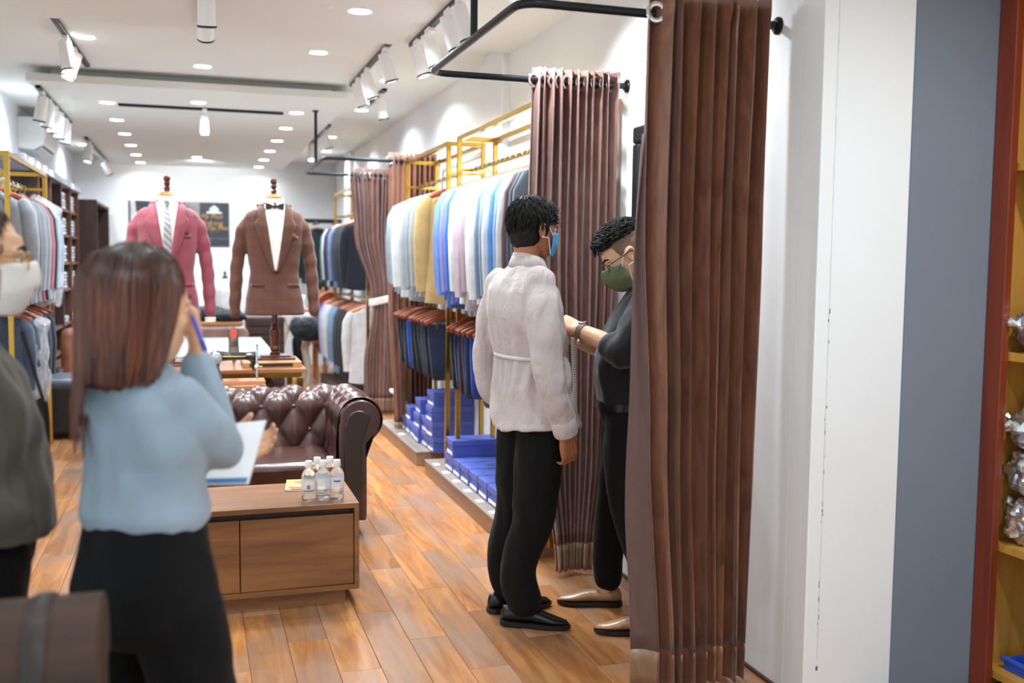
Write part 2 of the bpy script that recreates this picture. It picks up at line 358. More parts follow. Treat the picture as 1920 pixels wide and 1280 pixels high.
for i, n in enumerate(('nearest', 'second', 'middle', 'fourth', 'farthest')):
    y = 8.3+.38*i; spot((-1.07, y, 2.73), (-1.3, y+.1, 1.3), f'white spotlight on the left edge track, {n} of five', .19, .045, 16, (.9, .98, 1.1))
track('light_track', (-1.05, 11.3, 2.73), (-1.05, 13.9, 2.73), 'dark light track at far left running to the back wall')
spot((-1.05, 11.6, 2.73), (-1.25, 11.3, 1.2), 'single white spotlight at far left before the back wall', .19, .045, 18, (.9, .98, 1.1))
spot((-1.05, 13.6, 2.73), (-.6, 14.2, 1.8), 'small far white spotlight close to the back wall', .17, .04, 0)
lamp('wall_washer', (.1, 13.2, 2.66), 22, (.92, .97, 1), .04, (.1, 14.3, 2.35), 'SPOT', ang=110)
sp = at(448, 10, Z=2.785)
for (px, py, z, n) in ((612, 12, 2.785, 'nearer cream'), (380, 264, 2.73, 'floating')):
    q = at(px, py, Z=z-.002); t = tag(ob('sprinkler_plate', MB().lathe([(0, -.012), (.02, -.012), (.035, -.004), (.038, 0), (0, 0)], 18, (q.x, q.y, z)), M['ceil']), f'small round sprinkler plate on the {n} ceiling', 'sprinkler')
# ================================================================ curtains and rails
def satin(name, c1, c2, rough=.36, moire=.5):
    s = NT(name); co = s.coords((1, 1, .35)); nz = s.n('ShaderNodeTexNoise', Scale=9.0, Detail=4.0, Distortion=2.5); s.l(co, nz.inputs[0])
    wv = s.n('ShaderNodeTexWave', Scale=70.0, Distortion=14.0, Detail=2.0); wv.bands_direction = 'Z'; s.l(s.coords((.5, .5, 1)), wv.inputs[0])
    c = s.ramp(nz.outputs[0], [(.3, lin(c1)), (.7, lin(c2))])
    s.l(s.mix(.12*moire, c, wv.outputs[0], 'OVERLAY'), s.b.inputs['Base Color'])
    s.set(Roughness=rough, Specular__IOR__Level=.7, Sheen__Weight=.25, Anisotropic=.5); s.bump(wv.outputs[0], .05*moire, .002); return s.m
M['satin'] = satin('brown_satin', '#693f2c', '#8a5a42', .3); M['satin2'] = satin('mauve_brown_satin', '#69473c', '#835d54', .42, .3)  # second satin: mauve brown of the rear curtains' lining side
M['lining'] = satin('mauve_lining', '#5b423d', '#654a45', .7, .1); M['hem'] = satin('bronze_hem', '#7d5f45', '#8f6f52', .38, .6)
M['tie'] = satin('pearl_tieback', '#c9c2ba', '#dcd6ce', .35, .3)
def curtain(name, label, ctrl, Y, pleats, mat, amp=.032, seed=1, rail_z=2.29, ringed=(), hem=True, nv=40, hemm=None, irr=.35):
    """ctrl: list of (z, x_left, x_right); pleated sheet in the X direction at depth Y"""
    rnd = random.Random(seed); ph = [rnd.uniform(-.9, .9) for _ in range(pleats+2)]; am = [rnd.uniform(.55, 1.15) for _ in range(pleats+2)]
    cw = [0]
    for _ in range(pleats): cw.append(cw[-1]+rnd.uniform(1-irr, 1+irr))
    def warp(u):
        x = u*cw[-1]
        for i in range(pleats):
            if x <= cw[i+1]+1e-9: return (i+(x-cw[i])/(cw[i+1]-cw[i]))/pleats
        return 1.0
    ctrl = sorted(ctrl, key=lambda c: -c[0]); z0, z1 = ctrl[0][0], ctrl[-1][0]
    def ab(z):
        for (za, a, b), (zb, c, d) in zip(ctrl, ctrl[1:]):
            if zb <= z <= za:
                t = (za-z)/(za-zb); t = t*t*(3-2*t); return a+(c-a)*t, b+(d-b)*t
        return ctrl[-1][1:]
    def pt(u, z):
        a, b = ab(z); k = warp(u)*pleats; i = min(int(k), pleats-1); f_ = k-i; s_ = f_*f_*(3-2*f_)
        A = am[i]*(1-s_)+am[i+1]*s_; p = ph[i]*(1-s_)+ph[i+1]*s_
        free = min(1, max(0, (z0-z)/(z0-z1))); w_ = (b-a)
        x = a+w_*(u+.012*math.sin(6*u+seed)*free)
        full = min(1, (w_/max(abs(ctrl[0][2]-ctrl[0][1]), .01)))
        aa = amp*(1 if z > z0-.1 else A)*(.55+.45*full)
        th = 2*math.pi*k+p*.55*free
        return V((x+.007*math.sin(2*th+p)+.004*math.sin(th*.5+z*2.2), Y+aa*(math.sin(th)+.22*math.sin(2*th+p*2+z*1.3)*free)+.014*math.sin(2.1*u*pleats*.31+seed)*free, z))
    t = thing(name, label, 'curtain', (ctrl[-1][1], Y, z1))
    g = MB(); nu = pleats*12; zh = z1+.13 if hem else z1
    g.grid(nu, nv, lambda u, v: pt(u, z0+(zh-z0)*v)); ob('drape', g, mat, t, smooth=60, solid=.003)
    if hem: h = MB().grid(nu, 4, lambda u, v: pt(u, zh+(z1-zh)*v)); ob('hem', h, hemm or M['hem'], t, smooth=60, solid=.0045)
    rm = {}
    for k in ringed:
        u = (k+.5)/(2*pleats) if k >= 0 else .03; p = pt(u, rail_z)
        ang = 1.1 if k % 2 else -1.1
        if k < 0: ang = math.pi/2-.25
        nrm = V((math.cos(ang), math.sin(ang), 0)); c = V((p.x, Y, rail_z)); a1 = V((0, 0, 1)); a2 = nrm.cross(a1)
        r_ = MB().tube([c+(a1*math.cos(q)+a2*math.sin(q))*.027 for q in [2*math.pi*i/20 for i in range(20)]], .0085, 8, True, .5, nrm)
        ob('eyelet_ring', r_, M['chrome'], t)
    return t, pt
def rail(label, y0, y1, z, post_y, ztop, x0=.99, r=.0145):
    t = thing('curtain_rail', label, 'curtain rail', (WX, (y0+y1)/2, z)); b = .07
    pts = [(WX, y0, z), (x0+b, y0, z)]+[(x0+b-b*math.sin(a), y0+b-b*math.cos(a), z) for a in (.4, .8, 1.2)]+[(x0, y0+b, z), (x0, y1-b, z)]
    pts += [(x0+b-b*math.cos(a), y1-b+b*math.sin(a), z) for a in (.4, .8, 1.2)]+[(x0+b, y1, z), (WX, y1, z)]
    ob('pipe', MB().tube(pts, r, 12), M['blk'], t)
    ob('drop_rod', MB().tube([(x0, post_y, z), (x0, post_y, ztop)], r*.95, 12), M['blk'], t)
    ob('ceiling_flange', MB().lathe([(0, -.012), (.024, -.012), (.028, 0), (0, 0)], 18, (x0, post_y, ztop)), M['blk'], t)
    for y in (y0, y1): ob('wall_flange', MB().lathe([(0, 0), (.03, 0), (.03, .006), (.02, .016), (0, .016)], 18, (WX, y, z), (-1, 0, 0)), M['blk'], t)
RZ = 2.29
rail('black pipe U shaped curtain rail of the near fitting cubicle, hung from ceiling', 3.05, 4.3, RZ, 3.6, 2.785)
rail('black pipe U shaped curtain rail of the far fitting cubicle', 8.0, 9.45, RZ-.01, 8.6, 2.73)
cn, pt = curtain('fitting_room_curtain', 'tall brown satin eyelet curtain in the right foreground, nearest the camera', [(2.36, 1.43, 1.85), (1.6, 1.425, 1.838), (.9, 1.45, 1.83), (.02, 1.5, 1.83)], 3.02, 8, M['satin'], .062, 3, RZ, (-1,), hemm=M['satin'], irr=.5)
# turned back left edge showing the mauve lining
def flap(u, v):
    z = 1.9+(.15-1.9)*v; p = pt(0, z); d = .085*max(0, min(1, (1.9-z)/1.3))**.8
    return V((p.x-d*(1-u)*.95, p.y+.004+.03*math.sin(math.pi*u)*(1-v*.4)+.05*(1-u)*v, z))
ob('lining', MB().grid(10, 30, flap), M['lining'], cn, smooth=60, solid=.003)
def flaph(u, v):
    z = .15-.13*v; q = flap(u, 1.0); return V((q.x, q.y, z))
ob('lining_hem', MB().grid(10, 3, flaph), M['hem'], cn, smooth=60, solid=.004)
curtain('fitting_room_curtain', 'brown pleated eyelet curtain hanging behind the two men, middle of the picture', [(2.345, 1.46, 1.872), (1.5, 1.45, 1.87), (.6, 1.53, 1.83), (.03, 1.6, 1.77)], 4.3, 11, M['satin2'], .035, 11, RZ, range(0, 22, 2))
curtain('fitting_room_curtain', 'brown satin eyelet curtain on the front side of the far fitting cubicle', [(2.345, 1.5, 1.885), (1.2, 1.5, 1.88), (.03, 1.55, 1.86)], 8.0, 9, M['satin'], .035, 23, RZ-.01, (-1,))
tq = at(722, 562, Y=9.45)
ct, pt2 = curtain('fitting_room_curtain', 'brown curtain gathered by a pearl tieback at the far cubicle', [(2.345, 1.41, 1.87), (1.75, 1.45, 1.83), (tq.z+.04, tq.x-.13, tq.x+.07), (tq.z-.05, tq.x-.11, tq.x+.07), (.5, tq.x-.2, tq.x+.14), (.03, tq.x-.2, tq.x+.12)], 9.45, 10, M['satin2'], .035, 31, RZ-.01, range(0, 20, 2))
def band(u, v):
    a = 2*math.pi*u; return V((tq.x-.03+.125*math.cos(a), 9.45-.062*math.sin(a), tq.z-.035+.07*v+.03*math.cos(a)))
ob('tieback', MB().grid(40, 4, band), M['tie'], ct, smooth=60, solid=.004)
# ================================================================ gold garment racks on the right
def gold_rack(label, y0, y1, X0=1.62, X1=1.86, ztop=2.27, zr=(2.06, 1.21), xr=1.71):
    t = thing('garment_rack', label, 'clothes rack', (xr, (y0+y1)/2, .105)); s_ = .015; zb = .1065
    for y in (y0, y1):
        for x in (X0, X1): ob('post', MB().box(x-s_, x+s_, y-s_, y+s_, zb, ztop), M['gold'], t, 0, bevel=.002)
        ob('cross_bar', MB().box(X0+s_, X1-s_, y-.012, y+.012, ztop-.03, ztop), M['gold'], t, 0, bevel=.002)
        for z in zr: ob('rail_bracket', MB().box(X0+s_, X1-s_, y-.008, y+.008, z-.01, z+.01), M['gold'], t, 0)
    for x in (X0, X1): ob('top_beam', MB().box(x-s_, x+s_, y0+s_, y1-s_, ztop-.03, ztop), M['gold'], t, 0, bevel=.002)
    for z in zr: ob('hanging_rail', MB().box(xr-.009, xr+.009, y0, y1, z-.012, z+.012), M['gold'], t, 0, bevel=.002)
    return t
gold_rack('gold steel wall rack with pastel suit jackets, just left of the middle curtain', 4.43, 6.22)
gold_rack('gold steel wall rack with grey and tan jackets, beside the far cubicle', 6.5, 7.86)
gold_rack('gold steel wall rack at the far end beyond the tied curtain', 9.75, 12.1, X1=1.82, zr=(2.0, 1.08))
def garment(kind):
    """hanging garment template, x across the shoulders, y along the rail, z = 0 at the hanger neck"""
    g = {}; L = {'jacket': .70, 'shirt': .74}[kind]; hd = .036 if kind == 'jacket' else .03
    rings = []
    for z, w_, d in ((.015, .055, .03), (-.012, .1, .036), (-.05, .19, hd*.9), (-.09, .205, hd), (-.22, .205, hd*1.05), (-.42, .185, hd), (-.55, .195, hd*1.05), (-L, .205, hd*1.15)):
        ring = []
        for j in range(28):
            a = 2*math.pi*j/28; cx_, sx = math.cos(a), math.sin(a); e = .55
            x = w_*math.copysign(abs(cx_)**e, cx_); y = d*math.copysign(abs(sx)**.8, sx)*(1+.18*math.sin(x*60+z*9))
            ring.append(V((x, y, z+.006*math.sin(x*23))))
        rings.append(ring)
    g['body'] = MB().loft(rings).mesh('body')
    for s_, n in ((-1, 'sleeve'), (1, 'sleeve.001')):
        m = MB(); pts = [(.178, 0, -.055), (.212, -.006, -.13), (.226, -.004, -.3), (.222, .012, -.45), (.212, .022, -.62)]
        m.tube([(s_*.165, 0, -.035)]+[(s_*x, y, z) for x, y, z in pts], [.02, .031, .036, .034, .031, .029], 14, False, 1.5, (1, 0, 0)); g[n] = m.mesh('sleeve')
    m = MB()
    for s_ in (-1, 1):
        m.prism([(.02, .03), (.06, .015), (.085, -.1), (.05, -.14), (.012, -.36), (.0, -.36)], -hd*1.14, -hd*1.02, lambda u, v, h, s_=s_: V((s_*u, h*(1-.3*abs(u)/.1), v)))
    m.tube([(-.06, -.02, .005), (-.045, .015, .03), (0, .034, .04), (.045, .015, .03), (.06, -.02, .005)], .014, 8, False, .6)
    g['collar'] = m.mesh('collar')
    for me in g.values(): fixn(me); sm(me, 60)
    return g
GJ, GS = garment('jacket'), garment('shirt')
def hanger_meshes():
    b = MB(); b.tube([(-.19, 0, -.035), (-.15, 0, -.018), (-.06, 0, .018), (0, 0, .028), (.06, 0, .018), (.15, 0, -.018), (.19, 0, -.035)], [.012, .014, .014, .013, .014, .014, .012], 8, False, 1.5)
    h = MB(); h.tube([(0, 0, .03), (0, 0, .075), (.012, 0, .095)]+[(.02*math.cos(a), 0, .118+.02*math.sin(a)) for a in (-.9, 0, .8, 1.6, 2.4, 3.3)], .0022, 6)
    mb_, mh = b.mesh('bar'), h.mesh('hook'); sm(mb_); sm(mh); return mb_, mh
HB, HH = hanger_meshes()
cmat = {}
def cm(hx, kind='weave'):
    if hx not in cmat: cmat[hx] = cloth('cloth_'+hx[1:], tuple(x*.66 for x in lin(hx)[:3])+(1,), .85)
    return cmat[hx]
def link(name, me, mat, parent):
    o = bpy.data.objects.new(name, me); C.objects.link(o); o.parent = parent
    if not me.materials: me.materials.append(None)
    o.material_slots[0].link = 'OBJECT'; o.material_slots[0].material = mat; return o
ORD = ['first', 'second', 'third', 'fourth', 'fifth', 'sixth', 'seventh', 'eighth', 'ninth', 'tenth', 'eleventh', 'twelfth', 'thirteenth', 'fourteenth', 'fifteenth', 'sixteenth', 'seventeenth', 'eighteenth', 'nineteenth', 'twentieth', 'twenty-first']
def hang(x, y, zr, hx, word, where, group, kind='jacket', rot=0, hw=None, noun=None, sc=1.0):
    T = GJ if kind == 'jacket' else GS; noun = noun or ('suit jacket' if kind == 'jacket' else 'shirt')
    z = zr-.126
    t = thing('suit_jacket' if kind == 'jacket' else 'dress_shirt', f'{word} {noun} {where}', 'jacket' if kind == 'jacket' else 'shirt', (x, y, z), group)
    t.rotation_euler = (0, 0, R(rot)); t.scale = (sc, 1, sc)
    m = cm(hx)
    for n, me in T.items():
        p = n.split('.')[0]
        if p == 'collar' and kind == 'jacket': pass
        link(p, me, m, t)
    h = thing('clothes_hanger', f'wooden hanger of the {word} {noun} {where.split(",")[0]}, {where.split(",")[1].split()[0]} along', 'hanger', (x, y, z), 'wooden hangers on the rails'); h.rotation_euler = (0, 0, R(rot))
    link('bar', HB, hw or M['hang'], h); link('hook', HH, M['steel'], h)
JA = [(6.10,'#5b86d6','mid blue'),(6.0,'#6c8bd4','cornflower blue'),(5.9,'#7f86cc','violet blue'),(5.8,'#3c6bcf','strong blue'),(5.7,'#e8edef','white'),(5.62,'#9bd964','lime green'),(5.53,'#cdb8c4','pale mauve'),(5.44,'#b69dac','mauve'),(5.34,'#eff1f3','white'),(5.23,'#f3f4f6','bright white'),(5.12,'#7d93ad','denim grey'),(5.03,'#8fa6bf','slate blue'),(4.94,'#eef3f8','ice white'),(4.86,'#76aaf0','sky blue'),(4.78,'#98c0f2','pale blue'),(4.7,'#f3f4f6','white'),(4.62,'#6b565d','mauve brown'),(4.54,'#4b5665','dark slate'),(4.47,'#59606d','grey slate')]
for i, (y, hx, wd) in enumerate(JA): hang(1.7, y, 2.06, hx, wd, f'on the near rack, {ORD[i]} from the tan jacket', 'jackets on the near gold rack', rot=random.uniform(-4, 4), sc=random.uniform(1.0, 1.07))
JB = [(7.72,'#8e9caa','blue grey'),(7.58,'#97a4b0','soft blue grey'),(7.43,'#e0e4e6','white'),(7.28,'#d3d8da','pale grey'),(7.12,'#b5bec2','light grey'),(6.97,'#99a2a7','mid grey'),(6.82,'#a6acae','warm grey'),(6.68,'#b8965c','tan'),(6.6,'#bb9c66','camel')]
for i, (y, hx, wd) in enumerate(JB): hang(1.7, y, 2.06, hx, wd, f'on the second rack, {ORD[i]} from the far cubicle', 'jackets on the second gold rack', rot=random.uniform(-4, 4), sc=random.uniform(1.0, 1.07))
# trousers folded on clip hangers
def trouser_mesh(seed):
    rnd = random.Random(seed); rings = []; L = .36+.05*rnd.random()
    for k, (z, w_, d) in enumerate(((0, .17, .012), (-.035, .172, .016), (-.04, .168, .014), (-.12, .165, .024), (-.25, .15, .03), (-L+.02, .14, .03), (-L, .125, .014))):
        ring = []
        for j in range(24):
            a = 2*math.pi*j/24; x = w_*math.copysign(abs(math.cos(a))**.6, math.cos(a)); y = d*math.copysign(abs(math.sin(a))**.7, math.sin(a))
            ring.append(V((x+.02*z*math.sin(seed), y+.012*math.sin(9*x+5*z+seed)*min(1, -z*8), z+.02*x*math.sin(seed*2)*min(1, -z*6))))
        rings.append(ring)
    a = MB().loft(rings).mesh('legs'); fixn(a); sm(a, 60)
    b = MB()
    for s_ in (-1, 1): b.box(s_*.11-.008, s_*.11+.008, -.02, -.008, -.03, .015); b.box(s_*.11-.008, s_*.11+.008, .008, .02, -.03, .015)
    b.tube([(-.155, 0, .012), (.155, 0, .012)], .006, 8)
    bm_ = b.mesh('clips'); fixn(bm_)
    return a, bm_
TR = [trouser_mesh(s_) for s_ in (1, 2.3, 3.7, 5.1)]
def trousers(y, hx, wd, where, i, zr=1.21, x=1.69, hw=None, group='trousers on the lower gold rails'):
    L, B = TR[i % 4]; z = zr-.126-.03; ro = random.uniform(-14, 14)
    t = thing('folded_trousers', f'{wd} folded trousers {where}', 'trousers', (x, y, z-.015), group); t.rotation_euler = (random.uniform(-.05, .05), random.uniform(-.06, .06), R(ro))
    link('legs', L, cm(hx), t)
    h = thing('trouser_hanger', f'wooden clip hanger of the {wd} trousers {where.split(",")[0]}', 'hanger', (x, y, z+.03), 'wooden clip hangers'); h.rotation_euler = (0, 0, R(ro))
    link('bar', HB, hw or M['hang'], h); link('hook', HH, M['steel'], h)
    c = link('clip', B, M['chrome'], h); c.location = (0, 0, -.045)
TA = [(6.08,'#1c2430','charcoal navy'),(5.98,'#25395f','navy'),(5.88,'#4a2f4a','plum'),(5.77,'#2f4470','denim navy'),(5.66,'#24345a','deep navy'),(5.55,'#2d57c0','royal blue'),(5.44,'#2a4fae','bright blue'),(5.33,'#4b7796','steel blue'),(5.22,'#1f2b3d','ink blue'),(5.11,'#161b24','near black'),(5.0,'#1d2634','dark ink'),(4.88,'#20252e','black blue'),(4.76,'#262c38','graphite')]
for i, (y, hx, wd) in enumerate(TA): trousers(y, hx, wd, f'on the near lower rail, {ORD[i]} from the tan jackets', i)
TB = [(7.74,'#1d2740','midnight navy'),(7.62,'#26221f','brown black'),(7.5,'#1b2438','dark navy'),(7.38,'#2c57c6','vivid blue'),(7.26,'#202a3a','slate navy'),(7.14,'#2a3038','charcoal'),(7.02,'#26303c','grey navy'),(6.9,'#33415a','faded navy'),(6.78,'#1a1f28','black'),(6.66,'#1f2c48','blue black')]
for i, (y, hx, wd) in enumerate(TB): trousers(y, hx, wd, f'on the second lower rail, {ORD[i]} from the far cubicle', i+1)
# ================================================================ platforms and shoe boxes
PH = .105
def platform(label, y0, y1):
    t = thing('display_platform', label, 'platform', (1.71, (y0+y1)/2, 0))
    ob('carcass', MB().box(1.51, WX-.004, y0+.004, y1-.004, 0.001, PH-.012), M['plat'], t, 0, bevel=.002)
    ob('top_board', MB().box(1.505, WX-.003, y0, y1, PH-.012, PH), M['plattop'], t, 0, bevel=.002)
platform('low wooden platform under the near rack, right of the aisle', 4.6, 6.69)
platform('low wooden platform under the second rack, before the far cubicle', 6.97, 8.5)
BXM = [pm('blue_box_card', '#4a5db0', .55, var=.05), pm('blue_box_lid', '#5266ba', .5, var=.05)]
def box_meshes(l=.33, w_=.19, h=.11):
    b = MB().box(-l/2+.004, l/2-.004, -w_/2+.004, w_/2-.004, 0, h-.004).mesh('base'); li = MB().box(-l/2, l/2, -w_/2, w_/2, h-.036, h).mesh('lid')
    la = MB().box(-l/2+.0015, -l/2+.0045, -w_/2+.018, w_/2-.02, .012, .03).mesh('label')
    ho = MB().lathe([(0, 0), (.009, 0), (.009, .002), (0, .002)], 12, (-l/2+.0045, w_*.28, .052), (-1, 0, 0)).mesh('hole')
    return b, li, la, ho
SB = box_meshes()
def shoebox(x, y, z, where, rot=0):
    t = thing('shoe_box', f'blue cardboard shoe box {where}', 'box', (x, y, z), 'blue shoe boxes on the platforms'); t.rotation_euler = (0, 0, R(rot))
    link('base', SB[0], BXM[0], t); li = link('lid', SB[1], BXM[1], t); link('size_label', SB[2], M['paper'], t); link('finger_hole', SB[3], M['dark'], t)
    for c in t.children:
        if c.name.startswith(('lid', 'base')): md = c.modifiers.new('b', 'BEVEL'); md.width = .003; md.segments = 2
for i, y in enumerate((6.29, 6.09, 5.89, 5.68, 5.48, 5.28, 5.07, 4.87, 4.67)):
    shoebox(1.74, y, PH, f'in the near platform row, {ORD[i]} from its far end', random.uniform(-1.5, 1.5))
shoebox(1.735, 6.24, PH+.111, 'lying alone on top of the bottom row, near platform', -2)
cols = [(6.85, 4, 'nearest stack'), (7.05, 2, 'second stack'), (7.25, 3, 'third stack'), (7.45, 1, 'fourth stack'), (7.65, 2, 'fifth stack'), (7.85, 1, 'last stack')]
lev = ['bottom', 'second', 'third', 'top']
for y, n, nm in cols:
    for k in range(n): shoebox(1.765+random.uniform(-.012, .012), y+.13+random.uniform(-.004, .004), PH+.1105*k, f'at {lev[k]} level, {nm} of the far platform' if n > 1 else f'alone as the {nm.replace(" stack", "")} box on the far platform', random.uniform(-2, 2))
for i in range(6):
    y = 6.5-.27*i; o = tag(ob('price_card', MB().box(1.525, 1.565, y-.03, y+.03, PH, PH+.0015), M['paper'], smooth=0), f'white price card on the near platform edge, {ORD[i]} from its far end', 'card', 'price cards on the platform')
tag(ob('price_card', MB().box(1.53, 1.575, 7.7, 7.76, PH, PH+.0015), M['paper'], smooth=0), 'white price card alone on the far platform', 'card')
t = thing('display_shelf', 'small white display shelf behind the far blue boxes', 'shelf', (1.72, 8.2, PH))
ob('board', MB().box(1.58, 1.9, 8.07, 8.4, .36, .385), M['white'], t, 0, bevel=.003)
for y in (8.1, 8.37): ob('leg', MB().box(1.62, 1.86, y-.012, y+.012, PH, .36), M['white'], t, 0)
g = MB().ball((1.72, 8.22, .46), .12, .1, .075, 18, 12)
tag(ob('white_bag', fuse(g, .012, 3, .5, lambda c, n: .02*noise.noise(c*14)), M['paper']), 'crumpled white cloth bag on the small white shelf', 'bag')
ob2 = thing('stand_card', 'small black framed card standing on the white shelf edge', 'sign', (1.6, 8.12, .385))
ob('frame', MB().box(1.575, 1.585, 8.1, 8.15, .386, .5), M['dark'], ob2, 0); ob('insert', MB().box(1.5735, 1.5748, 8.106, 8.144, .4, .49), M['paper'], ob2, 0)
# mirror on the right wall inside the near cubicle
t = thing('wall_mirror', 'tall mirror in a dark frame on the wall behind the near curtain', 'mirror', (WX, 3.75, .55))
y0, y1, z0, z1 = 3.38, 4.14, .5, 2.08
for nm, b in (('frame_rail', (y0, y1, z1-.075, z1)), ('frame_rail', (y0, y1, z0, z0+.075)), ('frame_stile', (y0, y0+.07, z0+.075, z1-.075)), ('frame_stile', (y1-.07, y1, z0+.075, z1-.075))):
    ob(nm, MB().box(WX-.045, WX-.003, *b), M['dark'], t, 0, bevel=.012)
s_ = NT('mirror_glass'); s_.set(Base__Color=(.9, .9, .9, 1), Metallic=1, Roughness=.02); ob('glass', MB().box(WX-.022, WX-.004, y0+.06, y1-.06, z0+.06, z1-.06), s_.m, t, 0)
# ================================================================ chesterfield sofa
def leather(name, hx, rough=.3, coat=.3, sc=120):
    s = NT(name); c = lin(hx); nz = s.n('ShaderNodeTexNoise', Scale=7.0, Detail=5.0); s.l(s.coords(), nz.inputs[0])
    s.l(s.ramp(nz.outputs[0], [(.3, tuple(x*.7 for x in c[:3])+(1,)), (.7, tuple(min(1, x*1.35) for x in c[:3])+(1,))]), s.b.inputs['Base Color'])
    vo = s.n('ShaderNodeTexVoronoi', Scale=float(sc)); s.l(s.coords(), vo.inputs[0]); s.bump(vo.outputs[0], .12, .003)
    s.set(Roughness=rough, Coat__Weight=coat, Coat__Roughness=.2, Specular__IOR__Level=.55); return s.m
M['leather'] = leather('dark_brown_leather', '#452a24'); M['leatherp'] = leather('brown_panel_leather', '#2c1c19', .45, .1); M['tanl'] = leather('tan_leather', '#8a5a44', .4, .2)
SX0, SX1 = -.28, .70      # inner faces of the sofa arms
t = thing('chesterfield_sofa', 'dark brown leather chesterfield sofa with buttoned back and rolled arms', 'sofa', (.1, 5.6, 0))
def prof(k):             # cross-section of back and arms: outward o, height z, for k 0..1
    c0, cz, r_ = .135, .625, .118
    L1 = .30; L2 = r_*R(235); L3 = .40; s_ = k*(L1+L2+L3)
    if s_ < L1: return (.004+.013*(s_/L1)), .34+(cz-.34)*s_/L1, s_
    if s_ < L1+L2:
        a = math.pi-(s_-L1)/r_; return c0+r_*math.cos(a), cz+r_*math.sin(a), s_
    a = math.pi-R(235); q = (s_-L1-L2)/L3; o1, z1 = c0+r_*math.cos(a), cz+r_*math.sin(a)
    return o1+(.165-o1)*min(1, q*4), z1+(.1-z1)*q, s_
def tuft(s_, t_, ds=.18, dt=.29):
    p, q = s_/ds, (t_-.03)/dt; a = abs(math.sin(math.pi*(p+q)))*abs(math.sin(math.pi*(p-q))); return .042*(a**.45)-.03
def pad(length, frame, nu, flare=0):
    def fn(u, v):
        o_, z_, s_ = prof(v); o2, z2, _ = prof(min(1, v+.004)); o1, z1, _ = prof(max(0, v-.004))
        tx, tz = o2-o1, z2-z1; l_ = math.hypot(tx, tz) or 1; no, nz = -tz/l_, tx/l_
        fade = max(0, min(1, (.72-s_)/.12)); end = min(1, 12*min(u, 1-u)+.15)
        h = tuft(u*length, s_)*fade*end+.004
        return frame(u*length, o_+no*h, z_+nz*h)
    return MB().grid(nu, 76, fn)
bk = ob('backrest', pad(SX1-SX0+.18, lambda s_, o_, z_: V((SX0-.09+s_, 5.72+o_, z_)), 110), M['leather'], t, smooth=80)
def btn(frame, length):
    g = MB(); ds, dt = .18, .29
    for j in range(0, 6):
        q = j*.5
        for i in range(-1, 14):
            p = i+(q % 1); s_ = p*ds; tt = q*dt+.03
            if not (.04 < s_ < length-.04 and .05 < tt < .62): continue
            k = tt/(.30+.118*R(235)+.40); o_, z_, _ = prof(k); o2, z2, _ = prof(k+.004); o1, z1, _ = prof(k-.004); l_ = math.hypot(o2-o1, z2-z1); no, nz = -(z2-z1)/l_, (o2-o1)/l_
            c = frame(s_, o_-no*.02, z_-nz*.02); d = frame(s_, o_+no*.1, z_+nz*.1)-frame(s_, o_, z_)
            g.lathe([(0, -.004), (.012, -.004), (.0125, .002), (.008, .007), (0, .009)], 10, c, d)
    return g
ob('button', btn(lambda s_, o_, z_: V((SX0-.09+s_, 5.72+o_, z_)), SX1-SX0+.18), M['leather'], bk)['kind'] = 'stuff'
for sg, x0 in ((1, SX1), (-1, SX0)):
    fr = lambda s_, o_, z_, sg=sg, x0=x0: V((x0+sg*o_, 5.27+s_, z_))
    a = ob('armrest', pad(.62, fr, 60), M['leather'], t, smooth=80)
    ob('button', btn(fr, .62), M['leather'], a)['kind'] = 'stuff'
    pl = [(.02, .08), (.02, .6)]+[(.135+.108*math.cos(b), .625+.108*math.sin(b)) for b in [R(185-12*i) for i in range(20)]]+[(.165, .5), (.165, .08)]
    ob('arm_front', MB().prism(pl, 5.255, 5.285, lambda u, v, h, sg=sg, x0=x0: V((x0+sg*u, h, v))), M['leather'], t, smooth=30, bevel=.008)
    pl2 = [(.045, .09), (.045, .6)]+[(.125+.07*math.cos(b), .61+.07*math.sin(b)) for b in [R(180-15*i) for i in range(11)]]+[(.14, .5), (.14, .09)]
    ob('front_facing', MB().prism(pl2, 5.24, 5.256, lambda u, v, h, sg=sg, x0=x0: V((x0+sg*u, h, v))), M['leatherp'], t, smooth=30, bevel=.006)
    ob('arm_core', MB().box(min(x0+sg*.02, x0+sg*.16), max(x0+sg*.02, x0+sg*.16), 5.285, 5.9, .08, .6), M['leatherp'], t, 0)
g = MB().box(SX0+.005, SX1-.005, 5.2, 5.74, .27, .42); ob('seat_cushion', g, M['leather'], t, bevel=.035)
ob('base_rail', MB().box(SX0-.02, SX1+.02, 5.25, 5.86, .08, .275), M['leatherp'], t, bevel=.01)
for x in (SX0-.1, SX1+.1):
    for y in (5.3, 5.85): ob('foot', MB().lathe([(0, 0), (.022, 0), (.03, .03), (.026, .08), (0, .08)], 14, (x, y, 0)), M['mahog'], t)
